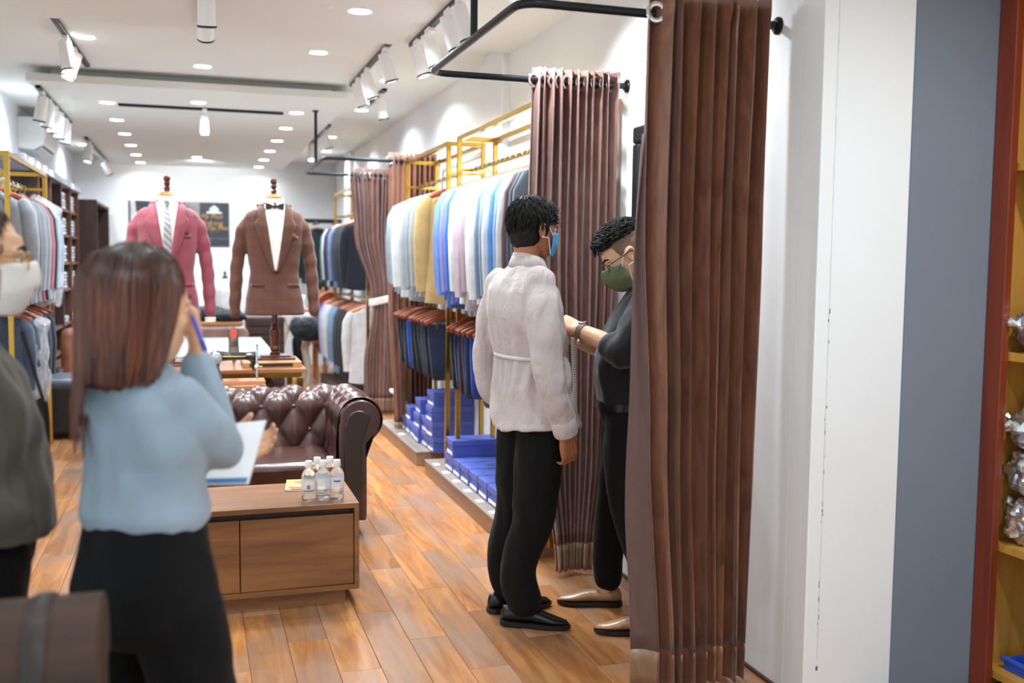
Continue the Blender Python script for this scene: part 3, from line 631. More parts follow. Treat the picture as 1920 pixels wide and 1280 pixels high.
# ================================================================ low cabinet in front of the sofa
t = thing('low_cabinet', 'walnut low cabinet with two doors in front of the sofa', 'cabinet', (.16, 4.43, 0)); X0, X1, Y0, Y1, Z0, Z1 = -.33, .66, 4.2, 4.66, .063, .44
ob('top_board', MB().box(X0, X1, Y0, Y1, Z1-.022, Z1), M['cabw'], t, 0, bevel=.0015)
for x in (X0, X1-.02): ob('side_panel', MB().box(x, x+.02, Y0, Y1, Z0, Z1-.022), M['cabw'], t, 0, bevel=.0015)
ob('bottom_board', MB().box(X0+.02, X1-.02, Y0, Y1, Z0, Z0+.02), M['cabw'], t, 0)
ob('back_panel', MB().box(X0+.02, X1-.02, Y1-.01, Y1, Z0+.02, Z1-.022), M['cabw'], t, 0)
for a, b in ((X0+.022, .163), (.167, X1-.022)): ob('door', MB().box(a, b, Y0+.012, Y0+.03, Z0+.022, Z1-.05), M['cabw'], t, 0, bevel=.0015)
ob('finger_groove', MB().box(X0+.02, X1-.02, Y0+.045, Y0+.06, Z1-.06, Z1-.022), M['darkw'], t, 0)
ob('plinth', MB().box(X0+.05, X1-.055, Y0+.04, Y1-.04, 0, Z0), M['cabw'], t, 0)
# bottles and magazine
s_ = NT('clear_bottle'); s_.set(Base__Color=(.97, .98, .99, 1), Roughness=.03, IOR=1.25, Transmission__Weight=.93); M['bottle'] = s_.m
s_ = NT('frosted_label'); s_.set(Base__Color=(.93, .95, .97, 1), Roughness=.4, Alpha=.55); M['blabel'] = s_.m
def bottle(x, y, lab, ink):
    t = thing('water_bottle', lab, 'bottle', (x, y, Z1), 'water bottles on the cabinet'); z = Z1
    pr = [(0, .002), (.022, .0), (.029, .006), (.031, .016), (.0285, .03), (.031, .042), (.031, .05), (.0305, .052), (.0305, .1), (.031, .102), (.0305, .11), (.027, .124), (.019, .137), (.0135, .146), (.0135, .15), (0, .15)]
    ob('body', MB().lathe(pr, 24, (x, y, z)), M['bottle'], t, 50)
    ob('cap', MB().lathe([(0, .15), (.0155, .15), (.0158, .153), (.0155, .171), (.014, .174), (0, .174)], 24, (x, y, z)), M['white'], t, 40)
    ob('neck_ring', MB().lathe([(.0135, .146), (.0165, .146), (.0165, .149), (.0135, .149)], 24, (x, y, z)), M['white'], t, 40)
    def f(a0, a1, z0_, z1_, r_): return MB().grid(10, 1, lambda u, v: V((x+r_*math.cos(a0+(a1-a0)*u), y+r_*math.sin(a0+(a1-a0)*u), z+z0_+(z1_-z0_)*v)))
    lb = ob('wrap_label', MB().grid(24, 1, lambda u, v: V((x+.0312*math.cos(2*math.pi*u), y+.0312*math.sin(2*math.pi*u), z+.052+.048*v))), M['blabel'], t, 60)
    if ink == 'blue': ob('lettering', f(-2.2, -1.2, .082, .09, .0315), pm('blue_ink', '#6a6fc0', .5), lb)
    if ink == 'grey': ob('grey_patch', f(-1.95, -1.45, .056, .074, .0315), pm('grey_ink', '#8c8c8c', .5), lb)
    if ink == 'mark': ob('grey_patch', f(-1.7, -1.35, .062, .088, .0315), pm('grey_ink2', '#77797b', .5), lb)
for px, Y, l, k in ((579, 4.29, 'clear water bottle with white cap, front left of the bottle cluster', 'grey'), (606, 4.29, 'clear water bottle with white cap, front middle of the bottle cluster', ''), (632, 4.285, 'clear water bottle with white cap, front right beside the cabinet corner', 'blue'), (595, 4.36, 'clear water bottle in the back row left, white cap standing higher', ''), (619, 4.365, 'clear water bottle in the back row right, white cap standing highest', 'mark')):
    bottle(at(px, 935, Y=Y).x, Y, l, k)
q = at(556, 912, Z=Z1); t = thing('magazine', 'small magazine with colourful cover lying left of the bottles', 'magazine', (q.x, q.y, Z1))
g = MB().obox((q.x+.03, q.y, Z1+.005), V((.075, -.01, 0)), V((.012, .1, 0)), V((0, 0, .004))); ob('pages', g, M['paper'], t, 0)
s_ = NT('magazine_cover'); vo = s_.n('ShaderNodeTexVoronoi', Scale=16.0); s_.l(s_.coords(), vo.inputs[0]); s_.l(s_.ramp(vo.outputs['Color'], [(.2, lin('#b5653b')), (.45, lin('#8a8578')), (.65, lin('#c9c25c')), (.85, lin('#d8d3c8'))]), s_.b.inputs['Base Color']); s_.set(Roughness=.3)
ob('cover', MB().obox((q.x+.03, q.y, Z1+.0095), V((.077, -.0103, 0)), V((.0123, .102, 0)), V((0, 0, .0007))), s_.m, t, 0)
# ================================================================ tables with the suits
t = thing('console_table', 'narrow wooden console behind the sofa carrying the sewing machine', 'table', (-.05, 6.25, 0))
ob('top', MB().box(-.5, .4, 6.06, 6.42, .7, .728), M['tabw'], t, 0, bevel=.003)
for x in (-.46, .36):
    for y in (6.1, 6.38): ob('leg', MB().box(x-.02, x+.02, y-.02, y+.02, 0, .7), M['darkw'], t, 0)
s_ = NT('clear_glass_top'); s_.set(Base__Color=(.9, .95, .95, 1), Roughness=.03, Metallic=0, Transmission__Weight=.35, Specular__IOR__Level=.8); M['gtop'] = s_.m
def gtable(label, x0, x1, y0, y1, z, top, glass=False):
    t = thing('display_table', label, 'table', ((x0+x1)/2, (y0+y1)/2, 0))
    ob('top', MB().box(x0, x1, y0, y1, z-.025, z), top, t, 0, bevel=.003)
    ob('apron', MB().box(x0+.03, x1-.03, y0+.03, y1-.03, z-.06, z-.025), M['gold'] if not glass else M['white'], t, 0)
    for x in (x0+.04, x1-.04):
        for y in (y0+.04, y1-.04): ob('leg', MB().box(x-.02, x+.02, y-.02, y+.02, 0, z-.06), M['gold'], t, 0, bevel=.002)
    return t
t1 = gtable('gold legged wooden display table under the two suits', -.62, .7, 6.66, 7.5, .76, M['tabw'])
t = thing('drawer_unit', 'dark drawer unit standing under the suit table', 'drawers', (.05, 7.0, 0))
ob('carcass', MB().box(-.4, .5, 6.74, 7.4, 0.001, .66), M['darkw'], t, 0, bevel=.003)
for k in range(3):
    d = ob('drawer', MB().box(-.38, .48, 6.722, 6.74, .04+.2*k, .22+.2*k), M['darkw'], t, 0, bevel=.002); ob('knob', MB().ball((.05, 6.715, .13+.2*k), .012), M['gold'], d)
pale = pm('glass_painted_reflection', '#c4cdd1', .12, 0, .03, Specular__IOR__Level=.7)  # pale base colour stands in for the white reflection on the glass
t2 = gtable('glass topped table with a painted white reflection, behind the suit table', -.62, .58, 7.68, 9.5, .76, pale, True)
tray = thing('wooden_tray', 'shallow wooden tray under the brown suit stand', 'tray', (.47, 6.95, .76))
ob('body', MB().box(.3, .68, 6.76, 7.2, .761, .795), wood('tray_wood', '#9a6a40', '#c79a68', 'X', 5, .35), tray, 0, bevel=.003); ob('slot', MB().box(.34, .62, 6.757, 6.761, .768, .788), M['dark'], tray, 0)
# ---- suits on turned stands
def plaid(name, c, c2, sc):
    s = NT(name); tc = s.n('ShaderNodeTexCoord'); sp = s.n('ShaderNodeSeparateXYZ'); s.l(tc.outputs['Object'], sp.inputs[0]); outs = []
    for i, ax in enumerate(('X', 'Z')):
        m1 = s.n('ShaderNodeMath'); m1.operation = 'MULTIPLY'; m1.inputs[1].default_value = sc; s.l(sp.outputs[ax], m1.inputs[0])
        m2 = s.n('ShaderNodeMath'); m2.operation = 'FRACT'; s.l(m1.outputs[0], m2.inputs[0])
        outs.append(s.ramp(m2.outputs[0], [(.0, (0, 0, 0)), (.44, (0, 0, 0)), (.5, (1, 1, 1)), (.56, (0, 0, 0))]))
    ad = s.mix(1.0, outs[0], outs[1], 'ADD'); nz = s.n('ShaderNodeTexNoise', Scale=5.0); s.l(tc.outputs['Object'], nz.inputs[0])
    base_ = s.ramp(nz.outputs[0], [(.3, tuple(x*.88 for x in lin(c)[:3])), (.7, tuple(x*1.1 for x in lin(c)[:3]))])
    mm = s.n('ShaderNodeMath'); mm.operation = 'MULTIPLY'; mm.inputs[1].default_value = .4; s.l(ad, mm.inputs[0])
    s.l(s.mix(mm.outputs[0], base_, lin(c2)), s.b.inputs['Base Color']); s.set(Roughness=.75, Sheen__Weight=.25, Specular__IOR__Level=.3); return s.m
M['maroon'] = cloth('maroon_wool', '#8d4450', .6, 260, .15, .08, .3); M['plaid'] = plaid('brown_plaid', '#5f3c2e', '#43281f', 17.0); M['shirtw'] = cloth('white_shirt', '#f4f1ea', .8)
RG = [(1.10, .202, .135), (1.2, .192, .13), (1.3, .172, .12), (1.38, .162, .115), (1.48, .172, .122), (1.6, .188, .13), (1.7, .198, .128), (1.762, .197, .11), (1.788, .18, .098), (1.812, .14, .086), (1.836, .092, .072), (1.86, .068, .062)]
def ring_at(z):
    for (za, a, b), (zb, c, d) in zip(RG, RG[1:]):
        if za <= z <= zb: t_ = (z-za)/(zb-za); return a+(c-a)*t_, b+(d-b)*t_
    return RG[-1][1:] if z > RG[-1][0] else RG[0][1:]
def front(x, z, off=0):
    w_, d = ring_at(z); q = max(0, 1-min(1, abs(x)/w_)**2.4)**(1/2.4); return -d*q-off
def suit(cx_, cy_, label, mat, lapm, tie, square, open_z, cuff=False):
    t = thing('suit_stand', label, 'dress form', (cx_, cy_, .796 if cx_ > .3 else .761)); O = V((cx_, cy_, 0))
    g = MB(); rings = []
    for z, w_, d in RG[:10]:
        r_ = []
        for j in range(36):
            a = 2*math.pi*j/36; cx2, sx = math.cos(a), math.sin(a); r_.append(O+V((w_*math.copysign(abs(cx2)**.833, cx2), d*math.copysign(abs(sx)**.833, sx), z)))
        rings.append(r_)
    g.loft(rings)
    for s_ in (-1, 1): g.limb([O+V((s_*.158, .005, 1.742)), O+V((s_*.2, .0, 1.68)), O+V((s_*.238, .004, 1.5)), O+V((s_*.256, -.008, 1.3)), O+V((s_*.264, -.03, 1.12))], [.042, .048, .044, .042, .037], 16)
    g.lathe([(.09, 1.79), (.094, 1.8), (.076, 1.85), (.066, 1.87), (.055, 1.86)], 24, O)
    def wr(c, n):
        p = c-O; e = .0025*math.sin(p.z*55+3*math.sin(p.x*9))*(1 if abs(p.x) > .2 else .35); return e+.003*noise.noise(c*11)
    jk = ob('jacket', fuse(g, .0085, 5, .5, wr), mat, t, smooth=0); jk.data.shade_smooth()
    def surf(poly_fn, off, name, m, par, nu=10, nv=22, th=.004): return ob(name, MB().grid(nu, nv, lambda u, v: O+poly_fn(u, v, off)), m, par, smooth=60, solid=th)
    zt, zb = 1.845, open_z
    def vx(v): return .062*(1-v)**.9+.004            # half-width of the shirt opening
    def shirt(u, v, off):
        z = zt+(zb-zt)*v; x = (u*2-1)*(vx(v)+.012); return V((x, front(x, z, off)-.002, z))
    sh = surf(shirt, .008, 'shirt_front', M['shirtw'], t, 12, 24)
    ob('shirt_collar', MB().lathe([(.07, 1.845), (.072, 1.86), (.062, 1.898), (.056, 1.9), (.058, 1.85)], 28, O+V((0, .004, 0))), M['shirtw'], sh, 50)
    for s_ in (-1, 1):
        ob('collar_point', MB().prism([(.004, 1.862), (.064, 1.895), (.062, 1.865), (.034, 1.822)], .012, .016, lambda u, v, h, s_=s_: O+V((s_*u, front(u, min(v, 1.84))-.006-h+.02*max(0, (v-1.85)/.04), v))), M['shirtw'], sh)
        def lap(u, v, off, s_=s_):
            z = 1.85+(zb-1.85)*v; xi = vx(max(0, (1.845-z)/(1.845-zb)))+.004
            wl = .1*(1-v)**.7+.003; xo = xi+wl*(1 if v > .3 else (.42+.25*v/.24 if v < .24 else .67+.33*(v-.24)/.06*.9+.033))
            x = xi+(xo-xi)*u; return V((s_*x, front(x, min(z, 1.835), off+.006*math.sin(u*math.pi))-.004, z))
        surf(lap, .013, 'lapel', lapm, jk, 8, 40, .006)
    if tie:
        ob('tie_knot', MB().loft([[O+V((sx*.5*a_, front(0, 1.82)-.018-b_, z)) for sx, b_ in ((-1, 0), (-1, .012), (1, .012), (1, 0))] for z, a_ in ((1.855, .042), (1.82, .026))]), tie, sh, bevel=.004)
        def tb(u, v, off):
            z = 1.822+(zb+.01-1.822)*v; hw = .012+.017*min(1, v*1.4); x = (u*2-1)*hw; return V((x, front(x, z, off)-.004, z))
        surf(tb, .014, 'tie_blade', tie, sh, 6, 18, .003)
    else:
        bt = pm('bow_tie_velvet', '#2a1712', .6, 0, .3, 60)
        for s_ in (-1, 1):
            ob('bow_wing', MB().prism([(.004, 1.832), (.03, 1.85), (.056, 1.856), (.062, 1.832), (.056, 1.81), (.03, 1.816)], .01, .024, lambda u, v, h, s_=s_: O+V((s_*u, front(0, 1.83)-h-.004, v))), bt, sh, bevel=.004)
        ob('bow_knot', MB().ball(O+V((0, front(0, 1.83)-.022, 1.832)), .012, .01, .014), bt, sh)
        for z in (1.76, 1.7, 1.64): ob('shirt_button', MB().ball(O+V((0, front(0, z)-.014, z)), .004, .002, .004, 8, 5), M['white'], sh)
    for s_ in (-1, 1):
        ob('pocket_flap', MB().grid(6, 2, lambda u, v, s_=s_: O+V((s_*(.075+.085*u), front(.075+.085*u, 1.31, .006), 1.315-.02*v))), lapm, jk, smooth=60, solid=.003)
    ps = ob('pocket_square', MB().prism([(.1, 1.635), (.105, 1.66), (.116, 1.645), (.126, 1.656), (.135, 1.638)], .005, .009, lambda u, v, h: O+V((u, front(u, v)-h-.004, v))), square, jk)
    ob('breast_pocket', MB().grid(5, 1, lambda u, v: O+V((.085+.065*u, front(.085+.065*u, 1.63, .006), 1.636-.022*v))), lapm, jk, smooth=60, solid=.003)
    ob('front_edge', MB().tube([O+V((.004+.02*max(0, (1.2-z)*4)**2, front(0, z)-.002, z)) for z in [open_z-(open_z-1.105)*i/12 for i in range(13)]], .0028, 6), lapm, jk)
    ob('jacket_button', MB().ball(O+V((.006, front(0, open_z-.012)-.008, open_z-.012)), .0085, .004, .0085, 12, 6), M['dark'], jk)
    if cuff:
        for s_ in (-1, 1): ob('shirt_cuff', MB().lathe([(.03, 0), (.036, 0), (.036, .03), (.03, .03)], 20, O+V((s_*.264, -.033, 1.055))), M['shirtw'], t)
    ob('neck_cap', MB().lathe([(0, 1.885), (.06, 1.888), (.064, 1.897), (.05, 1.903), (.046, 1.912), (.03, 1.918), (0, 1.92)], 28, O), M['hangl'], t, 40)
    ob('finial', MB().lathe([(0, 1.915), (.019, 1.917), (.017, 1.93), (.021, 1.945), (.013, 1.953), (.018, 1.965), (.02, 1.978), (.014, 1.985), (.021, 1.995), (.023, 2.008), (.017, 2.02), (0, 2.025)], 22, O), M['mahog'], t, 40)
    zb_ = t.location.z
    ob('pole', MB().lathe([(0, .03), (.034, .03), (.036, .045), (.026, .055), (.034, .065), (.034, .078), (.025, .09), (.034, .17), (.033, .2), (.02, .212), (.028, .225), (.02, .235), (.026, .26), (.018, .28), (.022, .305), (.024, .32), (0, .32)], 22, O+V((0, 0, zb_))), M['mahog'], t, 40)
    ob('pole_core', MB().lathe([(0, .32), (.009, .32), (.009, .5), (0, .5)], 12, O+V((0, 0, zb_))), M['chrome'], t)
    ob('base_plate', MB().box(cx_-.13, cx_+.13, cy_-.1, cy_+.1, zb_, zb_+.016), M['mahog'], t, 0, bevel=.004); ob('base_step', MB().box(cx_-.1, cx_+.1, cy_-.075, cy_+.075, zb_+.016, zb_+.03), M['mahog'], t, 0, bevel=.004)
    return t
tiem = NT('silver_tie'); wv = tiem.n('ShaderNodeTexWave', Scale=14.0); wv.bands_direction = 'DIAGONAL'; tiem.l(tiem.coords(), wv.inputs[0]); tiem.l(tiem.ramp(wv.outputs[0], [(.0, lin('#85888c')), (.6, lin('#9a9a96')), (.9, lin('#b9babb'))]), tiem.b.inputs['Base Color']); tiem.set(Roughness=.35)
suit(-.165, 7.05, 'maroon suit jacket with white shirt and silver tie on turned wooden stand', M['maroon'], M['maroon'], tiem.m, pm('black_square', '#23232a', .6, 0, .6, 120), 1.44, True)
suit(.522, 7.0, 'brown plaid suit jacket with white shirt and bow tie on turned wooden stand', M['plaid'], M['plaid'], None, pm('orange_square', '#c9702e', .6, 0, .3, 120), 1.40)
# ---- shoes on the table
def shoe(name, label, loc, M4, col, inner, L=.27, cat='shoe', group=None, lace=True, heel=True, worn=None):
    """toe points along local +x, sole at z 0"""
    t = None if worn else thing(name, label, cat, loc, group); T = Matrix.Translation(loc) @ M4
    out = [(-.5, .30), (-.42, .36), (-.3, .37), (-.12, .34), (.05, .36), (.2, .385), (.33, .33), (.43, .22), (.5, .05)]
    def wdt(k):
        for (a, b), (c, d) in zip(out, out[1:]):
            if a <= k <= c: return (b+(d-b)*(k-a)/(c-a))*L*.37
        return .01
    tops = [(-.5, .25), (-.44, .30), (-.3, .27), (-.1, .265), (.05, .25), (.18, .2), (.33, .155), (.45, .13), (.5, .08)]
    def hgt(k):
        for (a, b), (c, d) in zip(tops, tops[1:]):
            if a <= k <= c: return (b+(d-b)*(k-a)/(c-a))*L
        return .02
    rings = []; K = [-.5, -.47, -.4, -.3, -.2, -.1, 0, .1, .2, .3, .38, .44, .48, .5]
    for k in K:
        e = .35 if k in (-.5, .5) else (.75 if k in (-.47, .48) else 1); w_ = wdt(k)*e; h = hgt(k)*(.8 if e < .5 else 1); z0_ = .02; ring = []
        for j in range(20):
            a = 2*math.pi*j/20; cx2, sx = math.cos(a), math.sin(a); up_ = (sx+1)/2
            sq = (1-.38*max(0, sx)) if k < .1 else (1-.2*max(0, sx))
            ring.append(T @ V((k*L, w_*math.copysign(abs(cx2)**.7, cx2)*sq, z0_+(h-z0_)*up_)))
        rings.append(ring)
    u_ = ob('shoe' if worn else 'upper', MB().loft(rings), col, worn or t, 70)
    if worn: t = u_; u_['label'] = label
    so = MB(); n = 26; edge = []
    for j in range(n+1): k = -.5+j/n; edge.append((k*L*1.02, wdt(max(-.5, min(.5, k)))*1.07*(.45 if j in (0, n) else (.85 if j in (1, n-1) else 1))))
    poly = edge+[(a, -b) for a, b in edge[::-1]]; so.prism(poly, .006, .022, lambda u, v, h: T @ V((u, v, h)))
    ob('sole', so, M['dark'], t, 0)
    if heel: ob('heel', MB().prism([(a, b) for a, b in poly if a < -.22*L], 0, .008, lambda u, v, h: T @ V((u, v, h))), M['dark'], t, 0)
    if inner:
        ob('opening', MB().prism([(L*(-.28+.17*math.cos(a)), L*.1*math.sin(a)) for a in [2*math.pi*i/20 for i in range(20)]], .255*L, .285*L, lambda u, v, h: T @ V((u, v, h+.02*(-.28-u/L)*L))), inner, t, 0)
    if lace:
        for k in (-.03, .03, .09): ob('lace', MB().tube([T @ V((k*L, s_*.025, hgt(k)+(.0 if s_ else .006))) for s_ in (-1, 0, 1)], .0022, 6), M['dark'], t)
    return t
Mz = lambda a: Matrix.Rotation(R(a), 4, 'Z')
gsh = pm('grey_suede', '#6f6c60', .7, 0, .15, 40); redin = pm('red_lining', '#c63a22', .55, 0, .1)
sh = shoe('derby_shoe', 'grey derby shoe with red lining propped upright on the suit table', V((.248, 6.99, .9)), Matrix.Rotation(R(-90), 4, 'Z') @ Matrix.Rotation(R(64), 4, 'Y') @ Matrix.Translation((0, 0, -.03)), gsh, redin, .24)
shoe('derby_shoe', 'grey derby shoe with red lining lying behind the sewing machine', V((.1, 6.85, .761)), Mz(-100), gsh, redin, .24)
ob('shoe_prop', MB().tube([(.25, 7.08, .762), (.25, 7.05, .88)], .008, 8), M['chrome'], sh)
# ---- vintage sewing machine
t = thing('sewing_machine', 'vintage black and brass hand sewing machine behind the sofa', 'sewing machine', (.2, 6.2, .728)); bz = .728
enam = pm('black_enamel', '#111316', .2, 0, .1, 40, Coat__Weight=.6); brass = pm('brass_decal', '#b8a55c', .3, .8, .25, 90)
ob('bed', MB().box(.06, .4, 6.12, 6.28, bz, bz+.022), M['tabw'], t, 0, bevel=.003)
ob('body', fuse(MB().limb([(.115, 6.2, bz+.03), (.105, 6.2, bz+.1), (.115, 6.2, bz+.165)], [.042, .03, .036], 14).limb([(.115, 6.2, bz+.168), (.2, 6.2, bz+.165), (.29, 6.2, bz+.165), (.33, 6.2, bz+.16)], [.036, .026, .025, .034], 14).limb([(.335, 6.2, bz+.165), (.34, 6.2, bz+.12), (.34, 6.2, bz+.09)], [.03, .022, .018], 14), .006, 4), enam, t, 0)
ob('brass_plate', MB().limb([(.16, 6.174, bz+.166), (.22, 6.173, bz+.165), (.28, 6.174, bz+.165)], [.011, .011, .011], 10, .35), brass, t)
ob('face_plate', MB().box(.345, .36, 6.165, 6.2, bz+.04, bz+.2), M['chrome'], t, bevel=.004)
ob('presser_bar', MB().tube([(.355, 6.18, bz+.23), (.355, 6.18, bz+.025)], .005, 8), M['chrome'], t); ob('thread_knob', MB().ball((.355, 6.175, bz+.235), .009), M['chrome'], t)
ob('tension_disc', MB().lathe([(0, 0), (.016, 0), (.016, .006), (.006, .014), (0, .014)], 16, (.352, 6.165, bz+.1), (0, -1, 0)), M['chrome'], t); ob('needle_clamp', MB().box(.342, .385, 6.17, 6.185, bz+.095, bz+.105), brass, t, bevel=.002)
hw_ = ob('hand_wheel', MB().lathe([(0, -.008), (.03, -.008), (.048, -.006), (.052, 0), (.048, .006), (.03, .008), (0, .012)], 26, (.055, 6.2, bz+.165), (-1, 0, 0)), M['chrome'], t)
ob('badge', MB().lathe([(0, 0), (.034, 0), (.036, .003), (.03, .006), (0, .008)], 26, (.115, 6.165, bz+.158), (0, -1, 0)), pm('silver_badge', '#cfd0cf', .3, .7, .3, 160), t)
ob('green_thread', MB().limb([(.1, 6.17, bz+.03), (.108, 6.165, bz+.07), (.1, 6.17, bz+.1)], [.016, .018, .01], 8), pm('green_thread', '#a9bf66', .7, 0, .3, 60), t)
# ================================================================ back of the shop
t = thing('wall_poster', 'wide dark poster with orange lettering and white crest on back wall', 'poster', (-.18, BY, 1.66)); yb = BY-.022
px0, px1, pz0, pz1 = -.82, .465, 1.66, 2.25
ob('board', MB().box(px0, px1, yb, BY-.001, pz0, pz1), pm('poster_charcoal', '#353a44', .4, 0, .05), t, 0)
ob('photo_strip', MB().box(-.35, .08, yb-.001, yb, pz0, pz1), pm('poster_grey_photo', '#8f8b8c', .5, 0, .25, 6), t, 0)
ob('photo_figure', MB().prism([(-.8, 2.25), (-.74, 2.25), (-.73, 2.12), (-.68, 2.05), (-.7, 1.9), (-.8, 1.92)], yb-.001, yb, lambda u, v, h: V((u, h, v))), pm('poster_pale_photo', '#b9b6b4', .5, 0, .3, 9), t, 0)
ink = pm('orange_ink', '#d19a4a', .5, 0, .1)
def text(body, x, z, size, mat, parent, shear=.25, y=None, rx=90, name='lettering'):
    c = bpy.data.curves.new('t', 'FONT'); c.body = body; c.size = size; c.shear = shear; c.extrude = .0008; c.align_x = 'CENTER'; c.resolution_u = 2
    o = bpy.data.objects.new('t', c); C.objects.link(o); dg = bpy.context.evaluated_depsgraph_get(); me = bpy.data.meshes.new_from_object(o.evaluated_get(dg)); bpy.data.objects.remove(o)
    me.transform(Matrix.Translation((x, y if y is not None else yb-.0015, z)) @ Matrix.Rotation(R(rx), 4, 'X')); me.materials.clear()
    return ob(name, me, mat, parent, 0)
text('My Phut', .235, 2.035, .085, ink, t); text('Phut', .16, 1.955, .075, ink, t); text('Long', .29, 1.945, .085, ink, t); text('Tau Phin', .31, 1.88, .085, ink, t)
text('VIET NAM', .27, 1.845, .03, pm('dim_gold_ink', '#8d744d', .5), t, .1); text('COLUMA.COM.VN', .27, 1.745, .042, pm('grey_ink_poster', '#757b86', .5), t, 0)
crest = pm('white_ink', '#d5dde3', .5)
ob('crest', MB().prism([(.17, 2.1), (.37, 2.1), (.37, 2.125), (.33, 2.13), (.33, 2.17), (.27, 2.215), (.21, 2.17), (.21, 2.13), (.17, 2.125)], yb-.002, yb-.0005, lambda u, v, h: V((u, h, v))), crest, t, 0)
def desk(name, label, x0, x1, y0, y1, z, top, legm, th=.035):
    t = thing(name, label, 'desk', ((x0+x1)/2, (y0+y1)/2, 0)); ob('top', MB().box(x0, x1, y0, y1, z-th, z), top, t, 0, bevel=.004)
    for x in (x0+.05, x1-.05):
        for y in (y0+.05, y1-.05): ob('leg', MB().box(x-.03, x+.03, y-.03, y+.03, 0, z-th), legm, t, 0, bevel=.003)
    ob('apron', MB().box(x0+.06, x1-.06, y0+.03, y0+.05, z-th-.1, z-th), legm, t, 0); return t
desk('cutting_table', 'brown wooden work table at the back heaped with dark cloth', -.75, .5, 11.15, 12.1, .8, M['tabw'], M['brownw'])
t = thing('slatted_cabinet', 'dark slatted cabinet right of the back work table', 'cabinet', (.7, 11.2, 0)); ob('carcass', MB().box(.53, .92, 11.0, 11.5, 0, .86), M['darkw'], t, 0, bevel=.003)
for k in range(9): ob('slat', MB().box(.54, .91, 10.985, 11.0, .05+.09*k, .12+.09*k), M['darkw'], t, 0, bevel=.003)
dk = cloth('charcoal_cloth', '#1e2226', .85)
def heap(name, label, cx_, cy_, z0_, blobs, mat, cat='clothes', vox=.014):
    g = MB()
    for dx, dy, dz, a, b, c in blobs: g.ball((cx_+dx, cy_+dy, z0_+dz), a, b, c, 14, 8)
    me = fuse(g, vox, 3, .5, lambda c, n: .016*noise.noise(c*16)+.01*noise.noise(c*40))
    for v in me.vertices: v.co.z = max(v.co.z, z0_+.001)
    o = ob(name, me, mat, None, 0); o.data.shade_smooth(); return tag(o, label, cat)
heap('cloth_heap', 'heap of dark cloth on the back work table', .2, 11.45, .8, [(-.35, 0, .05, .25, .2, .09), (-.05, .05, .06, .25, .2, .1), (.15, -.05, .05, .2, .2, .08), (-.6, .1, .05, .2, .2, .12)], dk)
t = thing('dress_form', 'small white dress form on the back work table', 'dress form', (.33, 11.75, .8))
ob('body', MB().lathe([(0, 0), (.1, 0), (.13, .05), (.115, .16), (.13, .27), (.12, .34), (.05, .385), (.04, .42), (0, .42)], 24, (.33, 11.75, .84)), pm('white_form', '#e6e6e2', .7), t, 50)
ob('finial', MB().lathe([(0, .42), (.035, .42), (.03, .44), (.012, .455), (.015, .5), (0, .505)], 16, (.33, 11.75, .84)), M['dark'], t); ob('base', MB().lathe([(0, 0), (.12, 0), (.11, .02), (.02, .03), (.02, .06), (0, .06)], 20, (.33, 11.75, .8)), M['dark'], t)
# leather chairs
def armchair(label, x, y, rz, mat, w_=.6, back=.88, seat=.4):
    t = thing('leather_armchair', label, 'armchair', (x, y, 0)); T = Matrix.Translation((x, y, 0)) @ Mz(rz)
    def bx(nm, a, b, c, d, e, f, m, bev, par=t):
        g = MB().box(a, b, c, d, e, f); g.v = [tuple(T @ V(p)) for p in g.v]; return ob(nm, g, m, par, bevel=bev)
    bx('seat', -w_/2+.08, w_/2-.08, -.3, .22, seat-.14, seat, mat, .05); bx('backrest', -w_/2+.06, w_/2-.06, .2, .36, seat-.1, back, mat, .07); bx('base', -w_/2+.03, w_/2-.03, -.28, .32, .06, seat-.14, mat, .02)
    for s_ in (-1, 1):
        a = sorted((s_*(w_/2-.08), s_*w_/2)); r_ = bx('armrest', a[0], a[1], -.3, .3, .1, seat+.12, mat, .035); bx('arm_pad', a[0]+.01, a[1]-.01, -.27, .02, seat+.105, seat+.135, M['dark'], .012, r_)
    for sx in (-1, 1):
        for sy in (-.24, .28): 
            q = T @ V((sx*(w_/2-.08), sy, 0)); ob('foot', MB().lathe([(0, 0), (.02, 0), (.025, .06), (0, .06)], 12, q), M['dark'], t)
armchair('tan leather armchair behind the black ottoman on the left', -.95, 9.75, 8, M['tanl'], .52, .83, .36)
t = thing('leather_chair', 'brown leather office chair with rounded back at the back work table', 'chair', (.22, 10.45, 0))
ob('backrest', MB().prism([(-.28+.0, .46), (-.28, .72)]+[(-.2-.08*math.cos(a), .72+.08*math.sin(a)) for a in (.5, 1, 1.5)]+[(.2+.08*math.sin(a), .72+.08*math.cos(a)) for a in (.07, .6, 1.1, 1.57)]+[(.28, .46)], 10.4, 10.47, lambda u, v, h: V((.24+u, h, v))), leather('mauve_leather', '#7d625a', .4, .2), t, 30, bevel=.02)
ob('seat', MB().box(-.02, .5, 10.46, 10.92, .4, .48), leather('mauve_leather_seat', '#7d625a', .4, .2), t, bevel=.025); ob('column', MB().lathe([(0, .05), (.03, .05), (.03, .4), (0, .4)], 14, (.24, 10.7, 0)), M['dark'], t)
for k in range(5): a = k*1.2566; ob('base_spoke', MB().tube([(.24, 10.7, .07), (.24+.27*math.cos(a), 10.7+.27*math.sin(a), .03)], .018, 8), M['dark'], t)
